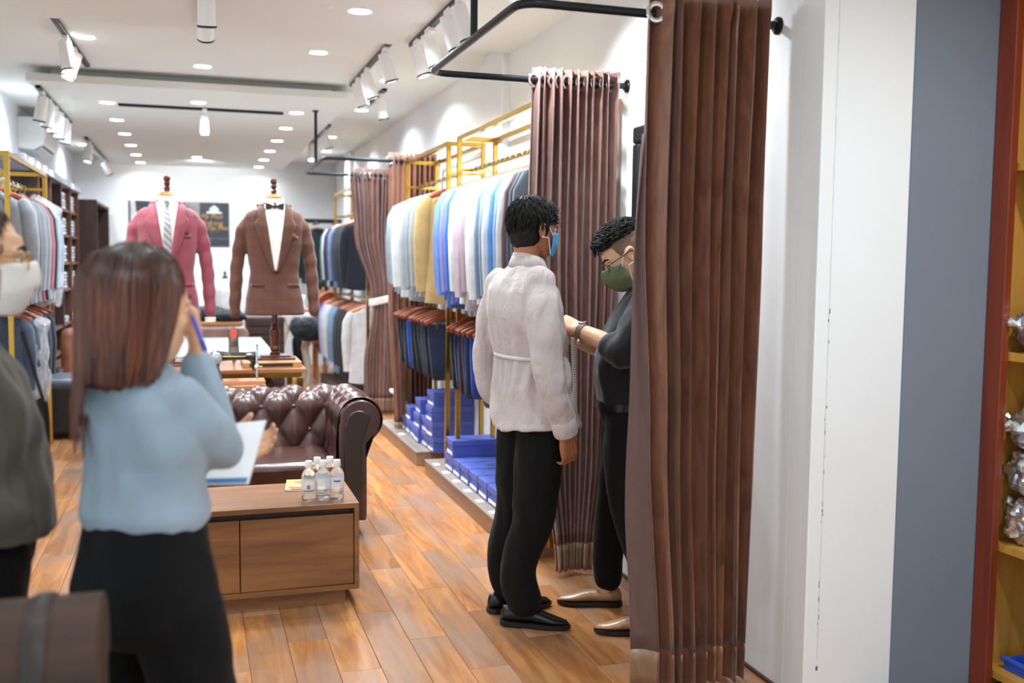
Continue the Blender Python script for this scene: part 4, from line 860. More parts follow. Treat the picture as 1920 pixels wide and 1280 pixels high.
# white desk, black pile, seated tailor's chair
t = thing('sewing_desk', 'white sewing desk with curved legs at the far right back', 'desk', (1.2, 12.3, 0)); ob('top', MB().box(.92, 1.36, 12.05, 12.5, .8, .835), M['white'], t, 0, bevel=.004)
for x in (.99, 1.29):
    for y in (12.12, 12.44): ob('leg', MB().tube([(x, y, .8), (x+.04, y, .65), (x-.02, y, .4), (x+.02, y, .15), (x, y, 0)], [.03, .045, .028, .025, .03], 12), pm('cream_leg', '#cfc9b8', .5, 0, .1), t)
ob('machine_head', fuse(MB().limb([(1.0, 12.3, .85), (1.0, 12.3, 1.02)], [.04, .05]).limb([(1.0, 12.3, 1.02), (1.25, 12.3, 1.02)], [.05, .04]).limb([(1.25, 12.3, 1.02), (1.25, 12.3, .9)], [.045, .03]), .012, 3), M['white'], t, 0)
heap('cloth_heap', 'black cloth bundle hanging over the white desk edge', 1.27, 11.95, .52, [(0, 0, .14, .2, .1, .14), (.12, .03, .13, .14, .1, .13), (-.1, .03, .18, .12, .1, .1)], cloth('black_bundle', '#23292c', .85), vox=.012)
# red arched chair behind the low shirts
t = thing('arched_chair', 'chair with red arched padded back beyond the hanging shirts', 'chair', (1.58, 12.5, 0))
arc = [V((1.58+.19*math.cos(a), 12.3, .82+.27*math.sin(a))) for a in [math.pi*i/14 for i in range(15)]]
ob('back_rim', MB().tube([V((1.77, 12.3, .45))]+arc+[V((1.39, 12.3, .45))], .018, 8), M['hangl'], t); ob('back_pad', MB().prism([(p.x, p.z) for p in arc], 12.29, 12.33, lambda u, v, h: V((u, h, v))), pm('red_pad', '#a33a30', .6), t, bevel=.01)
ob('seat', MB().box(1.39, 1.77, 12.32, 12.68, .42, .48), pm('red_pad_seat', '#a33a30', .6), t, bevel=.02)
for x in (1.42, 1.74):
    for y in (12.34, 12.65): ob('leg', MB().tube([(x, y, .42), (x, y, 0)], .018, 8), M['hangl'], t)
# far rack garments
UP = [(12.0,'#5f8f78','sage green'),(11.85,'#eceef0','white'),(11.7,'#22233f','dark navy'),(11.5,'#27263c','aubergine navy'),(11.3,'#8fa5d6','powder blue'),(11.12,'#5f7396','steel blue'),(10.95,'#2a2f44','ink navy'),(10.78,'#22273a','midnight'),(10.6,'#1e2230','black navy'),(10.4,'#232733','charcoal navy')]
for i, (y, hx, wd) in enumerate(UP): hang(1.7, y, 2.0, hx, wd, f'on the far rack upper rail, {ORD[i]} from the back', 'jackets on the far rack', rot=random.uniform(-6, 6))
LO = [(12.0,'#4d5f9a','indigo'),(11.85,'#b9b3d2','lilac'),(11.65,'#d7dbe8','pale lilac'),(11.4,'#eef1f4','white'),(11.15,'#8ba6c2','light denim'),(10.9,'#7f9dbb','denim blue'),(10.65,'#222a38','dark ink'),(10.4,'#2b2f33','charcoal'),(10.15,'#1f2226','black'),(9.9,'#f0f1f4','bright white')]
for i, (y, hx, wd) in enumerate(LO): hang(1.66, y, 1.12, hx, wd, f'on the far rack lower rail, {ORD[i]} from the back', 'shirts on the far rack', 'shirt', random.uniform(-10, 10), M['hangl'] if i % 3 == 0 else None)
t = thing('display_platform', 'low dark platform under the far rack of shirts', 'platform', (1.7, 10.9, 0)); ob('carcass', MB().box(1.45, WX-.065, 9.6, 12.2, 0.001, .09), M['darkw'], t, 0); ob('top_board', MB().box(1.44, WX-.064, 9.59, 12.21, .09, .105), M['darkw'], t, 0)
t = thing('black_rack', 'black framed garment rack with dark jackets at the back corner', 'clothes rack', (1.55, 13.6, 0))
for x in (1.3, 1.85):
    for y in (13.3, 13.95): ob('post', MB().box(x-.015, x+.015, y-.015, y+.015, 0, 2.02), M['blk'], t, 0)
for y in (13.3, 13.95): ob('cross_bar', MB().box(1.3, 1.85, y-.012, y+.012, 1.99, 2.02), M['blk'], t, 0)
for x in (1.3, 1.57, 1.85): ob('top_beam', MB().box(x-.012, x+.012, 13.3, 13.95, 1.96, 1.99), M['blk'], t, 0)
for i, (y, hx, wd) in enumerate(((13.42, '#1f3038', 'dark teal'), (13.6, '#1f2a4a', 'dark blue'), (13.8, '#20242c', 'charcoal'))): hang(1.57, y, 1.99, hx, wd, f'on the black corner rack, {ORD[i]} from the front', 'jackets on the black rack', rot=20)
# ================================================================ left side
t = thing('air_conditioner', 'white split air conditioner high on the left wall', 'air conditioner', (LX, 10.4, 2.44))
pf = [(a, b+.04) for a, b in [(LX, 2.42), (LX, 2.7), (LX+.17, 2.7), (LX+.22, 2.66), (LX+.23, 2.54), (LX+.2, 2.45), (LX+.13, 2.41)]]
ob('casing', MB().prism(pf, 10.0, 10.85, lambda u, v, h: V((u, h, v))), pm('ac_white', '#dcdbd6', .4, 0, .02), t, 30, bevel=.006)
ob('air_slot', MB().prism([(LX+.12, 2.448), (LX+.125, 2.443), (LX+.206, 2.49), (LX+.2, 2.496)], 10.06, 10.79, lambda u, v, h: V((u, h, v))), M['dark'], t, 0)
for k in range(3): ob('louvre', MB().prism([(LX+.125+.024*k, 2.44+.013*k), (LX+.128+.024*k, 2.436+.013*k), (LX+.146+.024*k, 2.449+.013*k), (LX+.144+.024*k, 2.453+.013*k)], 10.07, 10.78, lambda u, v, h: V((u, h, v))), M['white'], t, 0)
# wall cabinets with folded shirts
t = thing('wall_cabinet', 'brown wall cabinet with open shelves of folded shirts on the left', 'cabinet', (-1.37, 10.4, 0)); cx0, cx1 = LX+.002, -1.24
for y in (9.3, 10.05, 10.8, 11.55, 12.3): ob('upright', MB().box(cx0, cx1, y-.02, y+.02, 0, 2.2), M['darkw'] if y in (9.3, 10.8) else M['brownw'], t, 0, bevel=.002)
ob('soffit', MB().box(cx0, cx1+.03, 8.4, 12.35, 2.2, 2.26), pm('grey_soffit', '#8b8f95', .5, 0, .05), t, 0, bevel=.002)
ob('back_panel', MB().box(cx0, cx0+.012, 9.32, 12.28, 0.02, 2.2), M['brownw'], t, 0); SHZ = (.55, .8, 1.15, 1.42, 1.7, 1.96)
for z in SHZ:
    for a, b in ((9.32, 10.03), (10.07, 10.78), (10.82, 11.53), (11.57, 12.28)): ob('shelf', MB().box(cx0+.012, cx1-.01, a, b, z-.012, z+.012), M['brownw'], t, 0)
for a, b in ((9.32, 10.03), (10.07, 10.78), (10.82, 11.53), (11.57, 12.28)): ob('drawer', MB().box(cx1-.03, cx1-.008, a+.01, b-.01, .05, .5), M['brownw'], t, 0)
fold = MB(); 
def fring(z, w_, d, n=20): return [V((w_*math.copysign(abs(math.cos(2*math.pi*j/n))**.35, math.cos(2*math.pi*j/n)), d*math.copysign(abs(math.sin(2*math.pi*j/n))**.35, math.sin(2*math.pi*j/n)), z)) for j in range(n)]
fold.loft([fring(0, .085, .1), fring(.006, .095, .11), fring(.02, .097, .112), fring(.03, .09, .105), fring(.034, .07, .09)]); fm = fold.mesh('fold'); fixn(fm); sm(fm, 60)
pal = ['#d7d9db', '#c4c9cf', '#e6e7e8', '#7f8790', '#aab4bf', '#efefef', '#5d6670', '#cfc7be']
cn_ = 0
for bi, y in enumerate((11.18, 11.92)):
    for si, z in enumerate(SHZ[2:]):
        for k in range(5):
            o = bpy.data.objects.new('folded_shirt', fm); C.objects.link(o); o.location = (cx1-.115, y+random.uniform(-.01, .01), z+.012+.0345*k); o.rotation_euler = (0, 0, random.uniform(-.05, .05)); o.scale = (1, 1.4, 1)
            if not fm.materials: fm.materials.append(None)
            o.material_slots[0].link = 'OBJECT'; o.material_slots[0].material = cm(pal[(cn_*3+k+si) % 8]); cn_ += 1
            tag(o, f'folded shirt, {["lowest","second","middle","fourth","top"][k]} of its pile, {["third","fourth","fifth","top"][si]} shelf, {["nearer","farther"][bi]} bay of left cabinet', 'shirt', 'folded shirts in the wall cabinet')
t = thing('black_shelf_unit', 'tall black open shelf unit in the back left corner', 'shelf', (-1.28, 13.3, 0))
for y in (12.5, 14.15): ob('side_panel', MB().box(LX+.003, -1.06, y-.02, y+.02, 0, 2.15), M['darkw'], t, 0)
ob('back_panel', MB().box(LX+.003, LX+.02, 12.52, 14.13, 0, 2.15), M['darkw'], t, 0)
for z in (.05, .5, 1.0, 1.5, 2.13): ob('shelf', MB().box(LX+.02, -1.07, 12.52, 14.13, z-.015, z+.015), M['darkw'], t, 0)
# left gold rack with jackets in plastic
t = thing('garment_rack', 'gold steel rack on the left with jackets under plastic', 'clothes rack', (-1.25, 7.75, 0))
for y in (6.9, 8.55):
    for x in (-1.1, -1.42): ob('post', MB().box(x-.015, x+.015, y-.015, y+.015, 0, 2.13), M['gold'], t, 0, bevel=.002)
    ob('cross_bar', MB().box(-1.42, -1.1, y-.012, y+.012, 2.1, 2.13), M['gold'], t, 0)
    for z in (2.0, 1.22): ob('rail_bracket', MB().box(-1.42, -1.1, y-.008, y+.008, z-.01, z+.01), M['gold'], t, 0)
for x in (-1.1, -1.42): ob('top_beam', MB().box(x-.013, x+.013, 6.9, 8.55, 2.1, 2.13), M['gold'] if x > -1.2 else M['lampw'], t, 0)
for z in (2.0, 1.22): ob('hanging_rail', MB().box(-1.269, -1.251, 6.9, 8.55, z-.012, z+.012), M['gold'], t, 0)
LJ = [(7.05,'#8a8f96','mid grey'),(7.2,'#6f747b','dark grey'),(7.4,'#98a0a8','light grey'),(7.6,'#9aa2ab','silver grey'),(7.8,'#b9737e','dusty rose'),(7.98,'#2a2d33','black'),(8.15,'#b9c6d3','ice blue'),(8.34,'#a5b6c8','pale blue grey')]
for i, (y, hx, wd) in enumerate(LJ): hang(-1.22, y, 2.0, hx, wd, f'on the left rack, {ORD[i]} from the front', 'jackets on the left rack', rot=random.uniform(-8, 8))
for i, (y, hx, wd) in enumerate(((7.2,'#4a586b','slate blue'),(7.45,'#55657a','blue grey'),(7.7,'#475569','storm blue'),(7.95,'#3b4656','dark slate'),(8.2,'#2f3947','ink slate'))):
    L_, B_ = TR[i % 4]; 
    hang(-1.22, y, 1.22, hx, wd, f'on the left lower rail, {ORD[i]} from the front', 'garments on the left lower rail', rot=random.uniform(-8, 8), sc=.8)
s_ = NT('clear_plastic_film'); s_.set(Base__Color=(.95, .97, 1, 1), Roughness=.12, Alpha=.28, Specular__IOR__Level=.9)
nz = s_.n('ShaderNodeTexNoise', Scale=22.0, Detail=4.0, Distortion=1.5); s_.l(s_.coords((1, 1, .4)), nz.inputs[0]); s_.bump(nz.outputs[0], .9, .03)
for i, (y, z0_, z1_, lab) in enumerate(((8.3, 1.12, 1.93, 'clear plastic garment bag over the ice blue jackets, left rack end'), (7.5, .5, 1.1, 'clear plastic garment bag over the slate garments on the left lower rail'))):
    rings = []
    for k in range(9):
        v = k/8; z = z1_+(z0_-z1_)*v; w_ = (.1 if k == 0 else .25)+.012*math.sin(k*2.2); d = (.05 if k == 0 else .13)+.012*math.cos(k*1.7)
        rings.append([V((-1.22+w_*math.copysign(abs(math.cos(a))**.7, math.cos(a))*(1+.05*math.sin(9*a+k)), y+d*math.copysign(abs(math.sin(a))**.7, math.sin(a))*(1+.08*math.sin(11*a+2*k)), z+.02*math.sin(7*a))) for a in [2*math.pi*j/40 for j in range(40)]])
    tag(ob('garment_bag', MB().loft(rings, False), s_.m, None, 60, fix=False), lab, 'garment bag')
t = thing('ottoman', 'black leather ottoman with painted lit grey blue top at the left', 'ottoman', (-1.02, 8.95, 0))
ob('body', MB().box(-1.33, -.66, 8.72, 9.22, .04, .44), pm('black_vinyl', '#15171b', .4, 0, .1), t, bevel=.03); ob('cushion', MB().box(-1.34, -.65, 8.71, 9.23, .4, .5), leather('lit_top_leather', '#3a4650', .4, .2), t, bevel=.04)  # cushion's grey blue colour stands in for light falling on its top
for x in (-1.27, -.73):
    for y in (8.77, 9.15): ob('foot', MB().box(x-.025, x+.025, y-.025, y+.025, 0, .045), M['dark'], t, 0)
# boxes and magazines on the lower left shelves
for i, (y, z, h, hx, lab) in enumerate(((10.97, .812, .09, '#8d7d70', 'grey brown box on the left cabinet shelf'), (11.3, .812, .06, '#b8bdc0', 'pale box on the left cabinet shelf beside the grey brown box'), (11.8, .812, .07, '#d9dadb', 'white parcel on the far left cabinet shelf'), (10.97, .562, .08, '#6d5a4e', 'dark brown box on the lowest open cabinet shelf'))):
    t = thing('storage_box', lab, 'box', (cx1-.12, y, z)); ob('base', MB().box(cx1-.21, cx1-.03, y-.1, y+.1, z, z+h-.02), pm('card'+str(i), hx, .6), t, 0, bevel=.003); ob('lid', MB().box(cx1-.214, cx1-.026, y-.104, y+.104, z+h-.03, z+h), pm('cardl'+str(i), hx, .55), t, 0, bevel=.003)
# ================================================================ wood cabinet at the right edge
t = thing('wooden_bookcase', 'red brown and ochre wooden shelf cabinet at the right edge', 'cabinet', (2.75, 2.2, 0)); bx0, bx1, by0, by1 = 2.6, 3.02, 1.2, 2.772
for y in (by1-.022, by0): ob('side_panel', MB().box(bx0+.03, bx1, y, y+.022, 0, 2.75), M['ochre'], t, 0, bevel=.001)
ob('stile', MB().box(bx0, bx0+.03, by1-.075, by1, 0, 2.75), M['red'], t, 0, bevel=.003); ob('stile', MB().box(bx0, bx0+.03, by0, by0+.075, 0, 2.75), M['red'], t, 0, bevel=.003)
ob('back_panel', MB().box(bx1-.015, bx1, by0+.022, by1-.022, 0, 2.75), M['red'], t, 0)
for z in (.06, .51, 1.17, 1.81, 2.4): ob('shelf', MB().box(bx0+.035, bx1-.015, by0+.022, by1-.022, z-.014, z+.014), M['ochre'], t, 0, bevel=.001)
foil = pm('silver_foil', '#d5d8dd', .22, .9, .15, 30)
for i, (y, z, lab) in enumerate(((2.655, .524, 'silver foil parcel at the back on the lower right cabinet shelf'), (2.45, .524, 'silver foil parcel in front on the lower right cabinet shelf'), (2.65, .69, 'silver foil parcel stacked on lower right shelf parcels'), (2.65, .84, 'topmost silver foil parcel of the stacked right cabinet pile'), (2.65, 1.184, 'silver foil parcel at the back of the upper right cabinet shelf'), (2.46, 1.184, 'silver foil parcel in front on the upper right cabinet shelf'))):
    g = MB().ball((2.725, y, z+.085), .085, .085, .085, 16, 10)
    for k in range(4): g.limb([(2.725, y, z+.08), (2.725+.1*math.cos(k*1.7+i), y+.1*math.sin(k*1.7+i), z+.09+.04*math.sin(k))], [.05, .02], 8)
    me = fuse(g, .01, 1, .5, lambda c, n: .022*noise.noise(c*22)+.012*noise.noise(c*55))
    for v in me.vertices: v.co.z = max(v.co.z, z+.001)
    tag(ob('foil_parcel', me, foil, None, 25), lab, 'parcel', 'silver parcels in the right cabinet')
t = thing('blue_crate', 'blue plastic crate at the bottom of the right cabinet', 'crate', (2.82, 2.5, .074)); bm_ = pm('blue_plastic', '#2b57c4', .4)
for nm, b in (('floor', (2.68, 2.98, 2.3, 2.7, .075, .085)), ('wall', (2.68, 2.69, 2.3, 2.7, .085, .115)), ('wall', (2.97, 2.98, 2.3, 2.7, .085, .115)), ('wall', (2.69, 2.97, 2.3, 2.31, .085, .115)), ('wall', (2.69, 2.97, 2.69, 2.7, .085, .115)), ('rim', (2.67, 2.69, 2.29, 2.71, .108, .118))): ob(nm if nm != 'floor' else 'crate_floor', MB().box(*b), bm_, t, 0, bevel=.002)
# ================================================================ trunk at the bottom left, on a plinth
t = thing('display_plinth', 'dark plinth under the wooden trunk at the lower left', 'plinth', (-.45, 1.66, 0)); ob('body', MB().box(-.8, -.16, 1.5, 1.82, 0, .54), M['darkw'], t, 0, bevel=.004); ob('top', MB().box(-.82, -.145, 1.485, 1.835, .54, .56), M['darkw'], t, 0, bevel=.004)
t = thing('wooden_chest', 'old dark wooden trunk with domed lid and strap at the lower left', 'trunk', (-.45, 1.66, .56)); tw = wood('trunk_wood', '#1f130d', '#3f2a1e', 'X', 5, .75, 0)
tx0, tx1, ty0, ty1 = -.78, -.15, 1.55, 1.8
ob('box', MB().box(tx0, tx1, ty0, ty1, .561, .8), tw, t, 0, bevel=.008)
pl = [(ty0-.004, .8)]+[((ty0+ty1)/2-(.129)*math.cos(a), .83+.105*math.sin(a)) for a in [math.pi*i/14 for i in range(15)]]+[(ty1+.004, .8)]
ob('lid', MB().prism(pl, tx0-.003, tx1+.003, lambda u, v, h: V((h, u, v))), wood('trunk_lid', '#2a1a12', '#4d3526', 'X', 5, .75, 0), t, 50, bevel=.004)
for xs in (-.235, -.62):
    ob('strap', MB().tube([V((xs, u+(u-(ty0+ty1)/2)*.02, v+.003)) for u, v in pl], .004, 6, False, 4, (1, 0, 0)), pm('dark_strap', '#2a211d', .5), t)
ob('lid_seam', MB().box(tx0-.002, tx1+.004, ty0-.006, ty0+.002, .796, .806), M['dark'], t, 0)
ob('clasp', MB().box(-.47, -.43, ty0-.012, ty0-.002, .77, .83), M['steel'], t, 0, bevel=.003)
# ================================================================ people
class Fr:
    def __init__(s, x, y, deg): s.o = V((x, y, 0)); s.f = V((math.cos(R(deg)), math.sin(R(deg)), 0)); s.l = V((-s.f.y, s.f.x, 0)); s.u = V((0, 0, 1))
    def p(s, a, b, z): return s.o+s.f*a+s.l*b+s.u*z
def trings(mb, F_, rows, n=32, e=.85):
    mb.loft([[F_.p(a+hd*math.copysign(abs(math.cos(t))**e, math.cos(t)), b+hw*math.copysign(abs(math.sin(t))**e, math.sin(t)), z) for t in [2*math.pi*j/n for j in range(n)]] for z, a, b, hw, hd in rows])
def hand(mb, wr, d, nrm, side, curl=(.35, .5, .4), s=1.0, thumb=.3):
    wr, d = V(wr), V(d).normalized(); nrm = V(nrm); nrm = (nrm-d*nrm.dot(d)).normalized(); side = V(side); side = (side-d*side.dot(d)-nrm*side.dot(nrm)).normalized()
    L = [(.030, .072, .0088), (.010, .080, .009), (-.011, .073, .0086), (-.030, .058, .0076)]
    for off, ln, r_ in L:
        k = wr+d*.088*s+side*off*s; mb.limb([wr+side*off*.5*s, wr+d*.045*s+side*off*.9*s, k], [.017*s, .0155*s, .0125*s], 10)
        p = k; q = d.copy(); pts = [k-d*.012*s]; rs = [r_*1.12*s]; ang = 0
        for c_, fr in zip(curl, (.46, .30, .24)):
            ang += c_; q = d*math.cos(ang)+nrm*math.sin(ang); p = p+q*ln*fr*s; pts.append(p); rs.append(r_*s*(1-.08*len(rs)))
        mb.limb(pts, rs, 10)
    b = wr+d*.022*s+side*.022*s; q1 = (d*.62+side*.62+nrm*thumb).normalized(); p1 = b+q1*.042*s; q2 = (d*.85+side*.2+nrm*(thumb+.25)).normalized(); p2 = p1+q2*.032*s; p3 = p2+(q2+nrm*.15).normalized()*.026*s
    mb.limb([b, p1, p2, p3], [.016*s, .0125*s, .0105*s, .009*s], 10)
class Head:
    def __init__(s, c, f, u, sc=.94): 
        s.c = V(c); s.f = V(f).normalized(); u = V(u); s.u = (u-s.f*u.dot(s.f)).normalized(); s.l = s.u.cross(s.f); s.s = sc; s.M = Matrix((s.f, s.l, s.u)).transposed()
    def p(s, a, b, z): return s.c+(s.f*a+s.l*b+s.u*z)*s.s
    def ball(s, mb, a, b, z, ra, rb, rz, n=16, m=10): mb.ball(s.p(a, b, z), ra*s.s, rb*s.s, rz*s.s, n, m, s.M)
    def skull(s, mb, neck):
        s.ball(mb, -.012, 0, .03, .098, .078, .1, 24, 16)
        mb.loft([[s.p(fc+rf*math.cos(t), rl*math.sin(t), z) for t in [2*math.pi*j/24 for j in range(24)]] for z, fc, rf, rl in ((.06, .016, .076, .066), (.03, .02, .079, .069), (0, .022, .076, .068), (-.035, .026, .073, .065), (-.065, .032, .066, .058), (-.09, .04, .052, .046), (-.108, .046, .036, .032), (-.117, .05, .02, .018))])
        mb.limb([s.p(.092, 0, .008), s.p(.106, 0, -.018), s.p(.112, 0, -.034)], [.009*s.s, .011*s.s, .014*s.s], 10)
        for b in (-1, 1):
            s.ball(mb, .1, b*.011, -.037, .012, .009, .008, 10, 6); s.ball(mb, .078, b*.032, .022, .018, .026, .009, 12, 6)   # nostrils, brows
            s.ball(mb, .062, b*.042, -.025, .025, .02, .022, 12, 8)
            e = [s.p(-.012-.017*math.cos(t), b*(.079+.010*(1+math.cos(t))*.5), -.006+.031*math.sin(t)) for t in [2*math.pi*j/16 for j in range(16)]]
            mb.tube(e, .0052*s.s, 8, True); s.ball(mb, -.008, b*.078, -.006, .014, .006, .027, 12, 8)
        s.ball(mb, .094, 0, -.063, .012, .024, .007); s.ball(mb, .093, 0, -.075, .011, .02, .007)
        mb.limb([s.p(-.03, 0, -.03), s.p(-.03, 0, -.09)+(V(neck)-s.p(-.03, 0, -.09))*.15, V(neck)], [.058*s.s, .053, .062], 16)
    def eyes(s, t):
        for b in (-1, 1):
            g = MB(); s.ball(g, .079, b*.032, .004, .0125, .0125, .0125, 14, 10); e = ob('eye', g, pm('eye_white', '#e6e0da', .25), t)
            g = MB(); s.ball(g, .0885, b*.033, .003, .0045, .0062, .0062, 12, 8); ob('iris', g, pm('iris_dark', '#20130c', .2), e)
            ob('eyebrow', MB().limb([s.p(.098, b*.014, .028), s.p(.094, b*.034, .034), s.p(.08, b*.052, .027)], [.0035, .004, .002], 8), M['hair'], t)
    def mask(s, t, mat, bulge=.02, peak=False, z0=.0, z1=-.115, wd=.068):
        def fn(a, v):
            x = a*2-1; z = z0+(z1-z0)*v-(0 if not peak else .012*abs(x)*(1-v)); sp_ = math.sin(math.pi*min(1, max(0, v)))
            w_ = wd*(1-.25*max(0, v-.55)/.45); th = x*1.32
            fo = .03+.073*math.cos(th)*(1-.18*max(0, v-.5)*2)+bulge*(1-x*x)*(sp_**.7 if peak else sp_)+(.02*(1-abs(x))**2*(1-v)*(v < .5))
            return s.p(fo, (w_+.01)*math.sin(th), z)
        o = ob('face_mask', MB().grid(24, 18, fn), mat, t, smooth=70, solid=.002)
        for b in (-1, 1):
            for v, ez in ((.12, .024), (.88, -.034)):
                st = fn((b+1)/2*.98+.01, v); ob('ear_loop', MB().tube([st, s.p(.025, b*.078, (-.01+ez)*.8), s.p(-.014, b*.088, ez)], .0022, 6), M['white'], o)
    def specs(s, t, mat, r=.024):
        g = None
        for b in (-1, 1):
            rim = MB().tube([s.p(.112-.35*abs((.034*b+r*1.15*math.cos(q)))*.4, b*.034+r*1.15*math.cos(q), .002+r*.85*math.sin(q)) for q in [2*math.pi*j/22 for j in range(22)]], .0016, 6, True)
            o = ob('eyeglasses', rim, mat, t) if g is None else ob('rim', rim, mat, g); g = g or o
            ob('temple', MB().tube([s.p(.101, b*.062, .008), s.p(.05, b*.078, .01), s.p(-.012, b*.086, .012), s.p(-.03, b*.082, -.012)], .0018, 6), mat, g)
        ob('bridge', MB().tube([s.p(.109, -.009, .006), s.p(.115, 0, .009), s.p(.109, .009, .006)], .0016, 6), mat, g)
def tufts(mb, H, n, cen, rad, flow, ln=.03, lift=.004, r_=.0032, seed=1, ok=None):
    rnd = random.Random(seed); k = 0
    while k < n:
        d = V((rnd.gauss(0, 1), rnd.gauss(0, 1), rnd.gauss(0, 1))).normalized()
        if ok and not ok(d): continue
        p = V((cen[0]+rad[0]*d.x, cen[1]+rad[1]*d.y, cen[2]+rad[2]*d.z)); nr = V((d.x/rad[0], d.y/rad[1], d.z/rad[2])).normalized(); fl = V(flow(d))+V((rnd.gauss(0, .25), rnd.gauss(0, .25), rnd.gauss(0, .2))); fl = (fl-nr*fl.dot(nr)*.9).normalized()
        l_ = ln*rnd.uniform(.6, 1.3); q = [p, p+fl*l_*.5+nr*lift*rnd.uniform(.5, 1.6), p+fl*l_-nr*lift*.3]
        mb.tube([H.p(*x) for x in q], [r_*H.s, r_*.8*H.s, r_*.15], 4); k += 1
def folds(F_, amp=.004, k=38, seed=0):
    def wr(c, n):
        p = c-F_.o; a = p.dot(F_.f); b = p.dot(F_.l); s_ = V((seed, seed*2, 0))
        q = noise.noise(V((a*9, b*9, p.z*5))+s_); r_ = noise.noise(V((a*22, b*22, p.z*9))+s_)
        return amp*(math.sin(k*(p.z*.6+.35*a-.3*b)+5*q)*.5+1.3*q+.8*r_)
    return wr
def person(label, loc): return thing('person', label, 'person', loc)
def shirt_check():
    s = NT('pink_check_shirt'); outs = []
    for d, sc, rot in (('X', 42.0, (0, 0, R(20))), ('Z', 42.0, (0, 0, 0))):
        wv = s.n('ShaderNodeTexWave', Scale=sc); wv.bands_direction = d; s.l(s.coords((1, 1, 1), 'Object', rot), wv.inputs[0]); outs.append(s.ramp(wv.outputs[0], [(.0, (1, 1, 1)), (.22, (0, 0, 0))]))
    m_ = s.mix(1.0, outs[0], outs[1], 'LIGHTEN')
    mm = s.n('ShaderNodeMath'); mm.operation = 'MULTIPLY'; mm.inputs[1].default_value = .45; s.l(m_, mm.inputs[0])
    s.l(s.mix(mm.outputs[0], lin('#d0c7c6'), lin('#9c8887')), s.b.inputs['Base Color']); nb = s.n('ShaderNodeTexNoise', Scale=14.0, Detail=3.0, Distortion=1.6); s.l(s.coords((1, 1, .6)), nb.inputs[0]); s.bump(nb.outputs[0], .5, .02); s.set(Roughness=.8, Specular__IOR__Level=.25, Sheen__Weight=.15); return s.m
# ---------------------------------------------------------------- customer in the pale shirt
F1 = Fr(1.30, 3.83, 10); t = person('man in pale checked shirt and black trousers wearing a blue mask, being measured', F1.o)
hf = V((math.cos(R(14)), math.sin(R(14)), -.04)); H1 = Head(F1.p(.012, 0, 1.607), hf, (0, 0, 1), .95)
g = MB(); H1.skull(g, F1.p(-.03, 0, 1.44))
trings(g, F1, [(.8, .02, 0, .14, .1), (1.1, -.01, 0, .14, .085), (1.35, -.03, 0, .15, .08), (1.42, -.03, 0, .09, .06), (1.47, -.02, 0, .05, .05)], 20)
AR = {-1: [(-.045, -.16, 1.39), (-.06, -.21, 1.28), (-.06, -.25, 1.06), (-.015, -.25, .935), (.035, -.235, .815)], 1: [(-.045, .16, 1.39), (-.06, .215, 1.28), (-.075, .265, 1.06), (-.04, .255, .93), (.02, .235, .81)]}
for s_, pts in AR.items():
    w_ = [F1.p(*p) for p in pts]; g.limb(w_, [.045, .042, .036, .032, .027], 12)
    d = (F1.f*.22-F1.u+F1.l*s_*-.05); hand(g, w_[-1]+d.normalized()*.01, d, F1.l*-s_+F1.f*-.25, F1.f, (.55, .7, .5), 1.0)
hl, tl = at(941, 1168, Z=0), at(1067, 1180, Z=0); h2, t2_ = at(920, 1147, Z=0), at(1028, 1135, Z=0)
FT = {-1: (hl, tl), 1: (h2, t2_)}
for s_, (a_, b_) in FT.items(): an = a_+(b_-a_)*.24; g.limb([F1.p(.02, s_*.08, .85), F1.p(.012, s_*.09, .45)+(an-F1.p(0, s_*.09, 0))*.55, an+V((0, 0, .1))], [.07, .045, .033], 12)
b = ob('body', fuse(g, .0048, 4), M['skind'], t, 0); b.data.shade_smooth()
H1.eyes(t); H1.mask(t, pm('blue_mask', '#4f9fd0', .6, 0, .06, 120), .006, False, -.012, -.112, .066)
hg = MB(); H1.ball(hg, -.018, 0, .045, .103, .086, .1, 24, 16); H1.ball(hg, -.045, 0, -.01, .07, .079, .09, 20, 14); H1.ball(hg, .035, 0, .09, .06, .07, .045, 16, 10)
for b_ in (-1, 1): H1.ball(hg, .012, b_*.07, .01, .024, .014, .04)
hm = fuse(hg, .006, 2, .5, lambda c, n: .004*noise.noise(c*40))
ha = ob('hair', hm, M['hair'], t, 0); ha.data.shade_smooth()
tg = MB(); tufts(tg, H1, 1100, (-.02, 0, .04), (.105, .088, .102), lambda d: (.5*d.x+.15, .6*d.y, -.75 if d.x < .3 else .1), .04, .0035, .0026, seed=5, ok=lambda d: d.z > -.2 or d.x < -.45); ob('hair_strands', tg, M['hair'], ha, 0)
g = MB(); trings(g, F1, [(.795, .03, 0, .208, .168), (.82, .03, 0, .207, .166), (.9, .026, 0, .2, .155), (1.0, .012, 0, .192, .138), (1.07, .0, 0, .183, .127), (1.10, -.005, 0, .176, .122), (1.13, -.008, 0, .182, .127), (1.2, -.02, 0, .194, .132), (1.28, -.03, 0, .2, .13), (1.36, -.035, 0, .196, .118), (1.41, -.032, 0, .165, .098), (1.445, -.024, 0, .105, .076), (1.47, -.015, 0, .075, .068)], 36)
for s_, pts in AR.items(): g.limb([F1.p(*p) for p in pts[:-1]]+[F1.p(pts[-1][0]-.006, pts[-1][1], pts[-1][2]+.035)], [.062, .066, .06, .056, .047], 16)
shm = shirt_check(); wr1 = folds(F1, .0085, 26, 2)
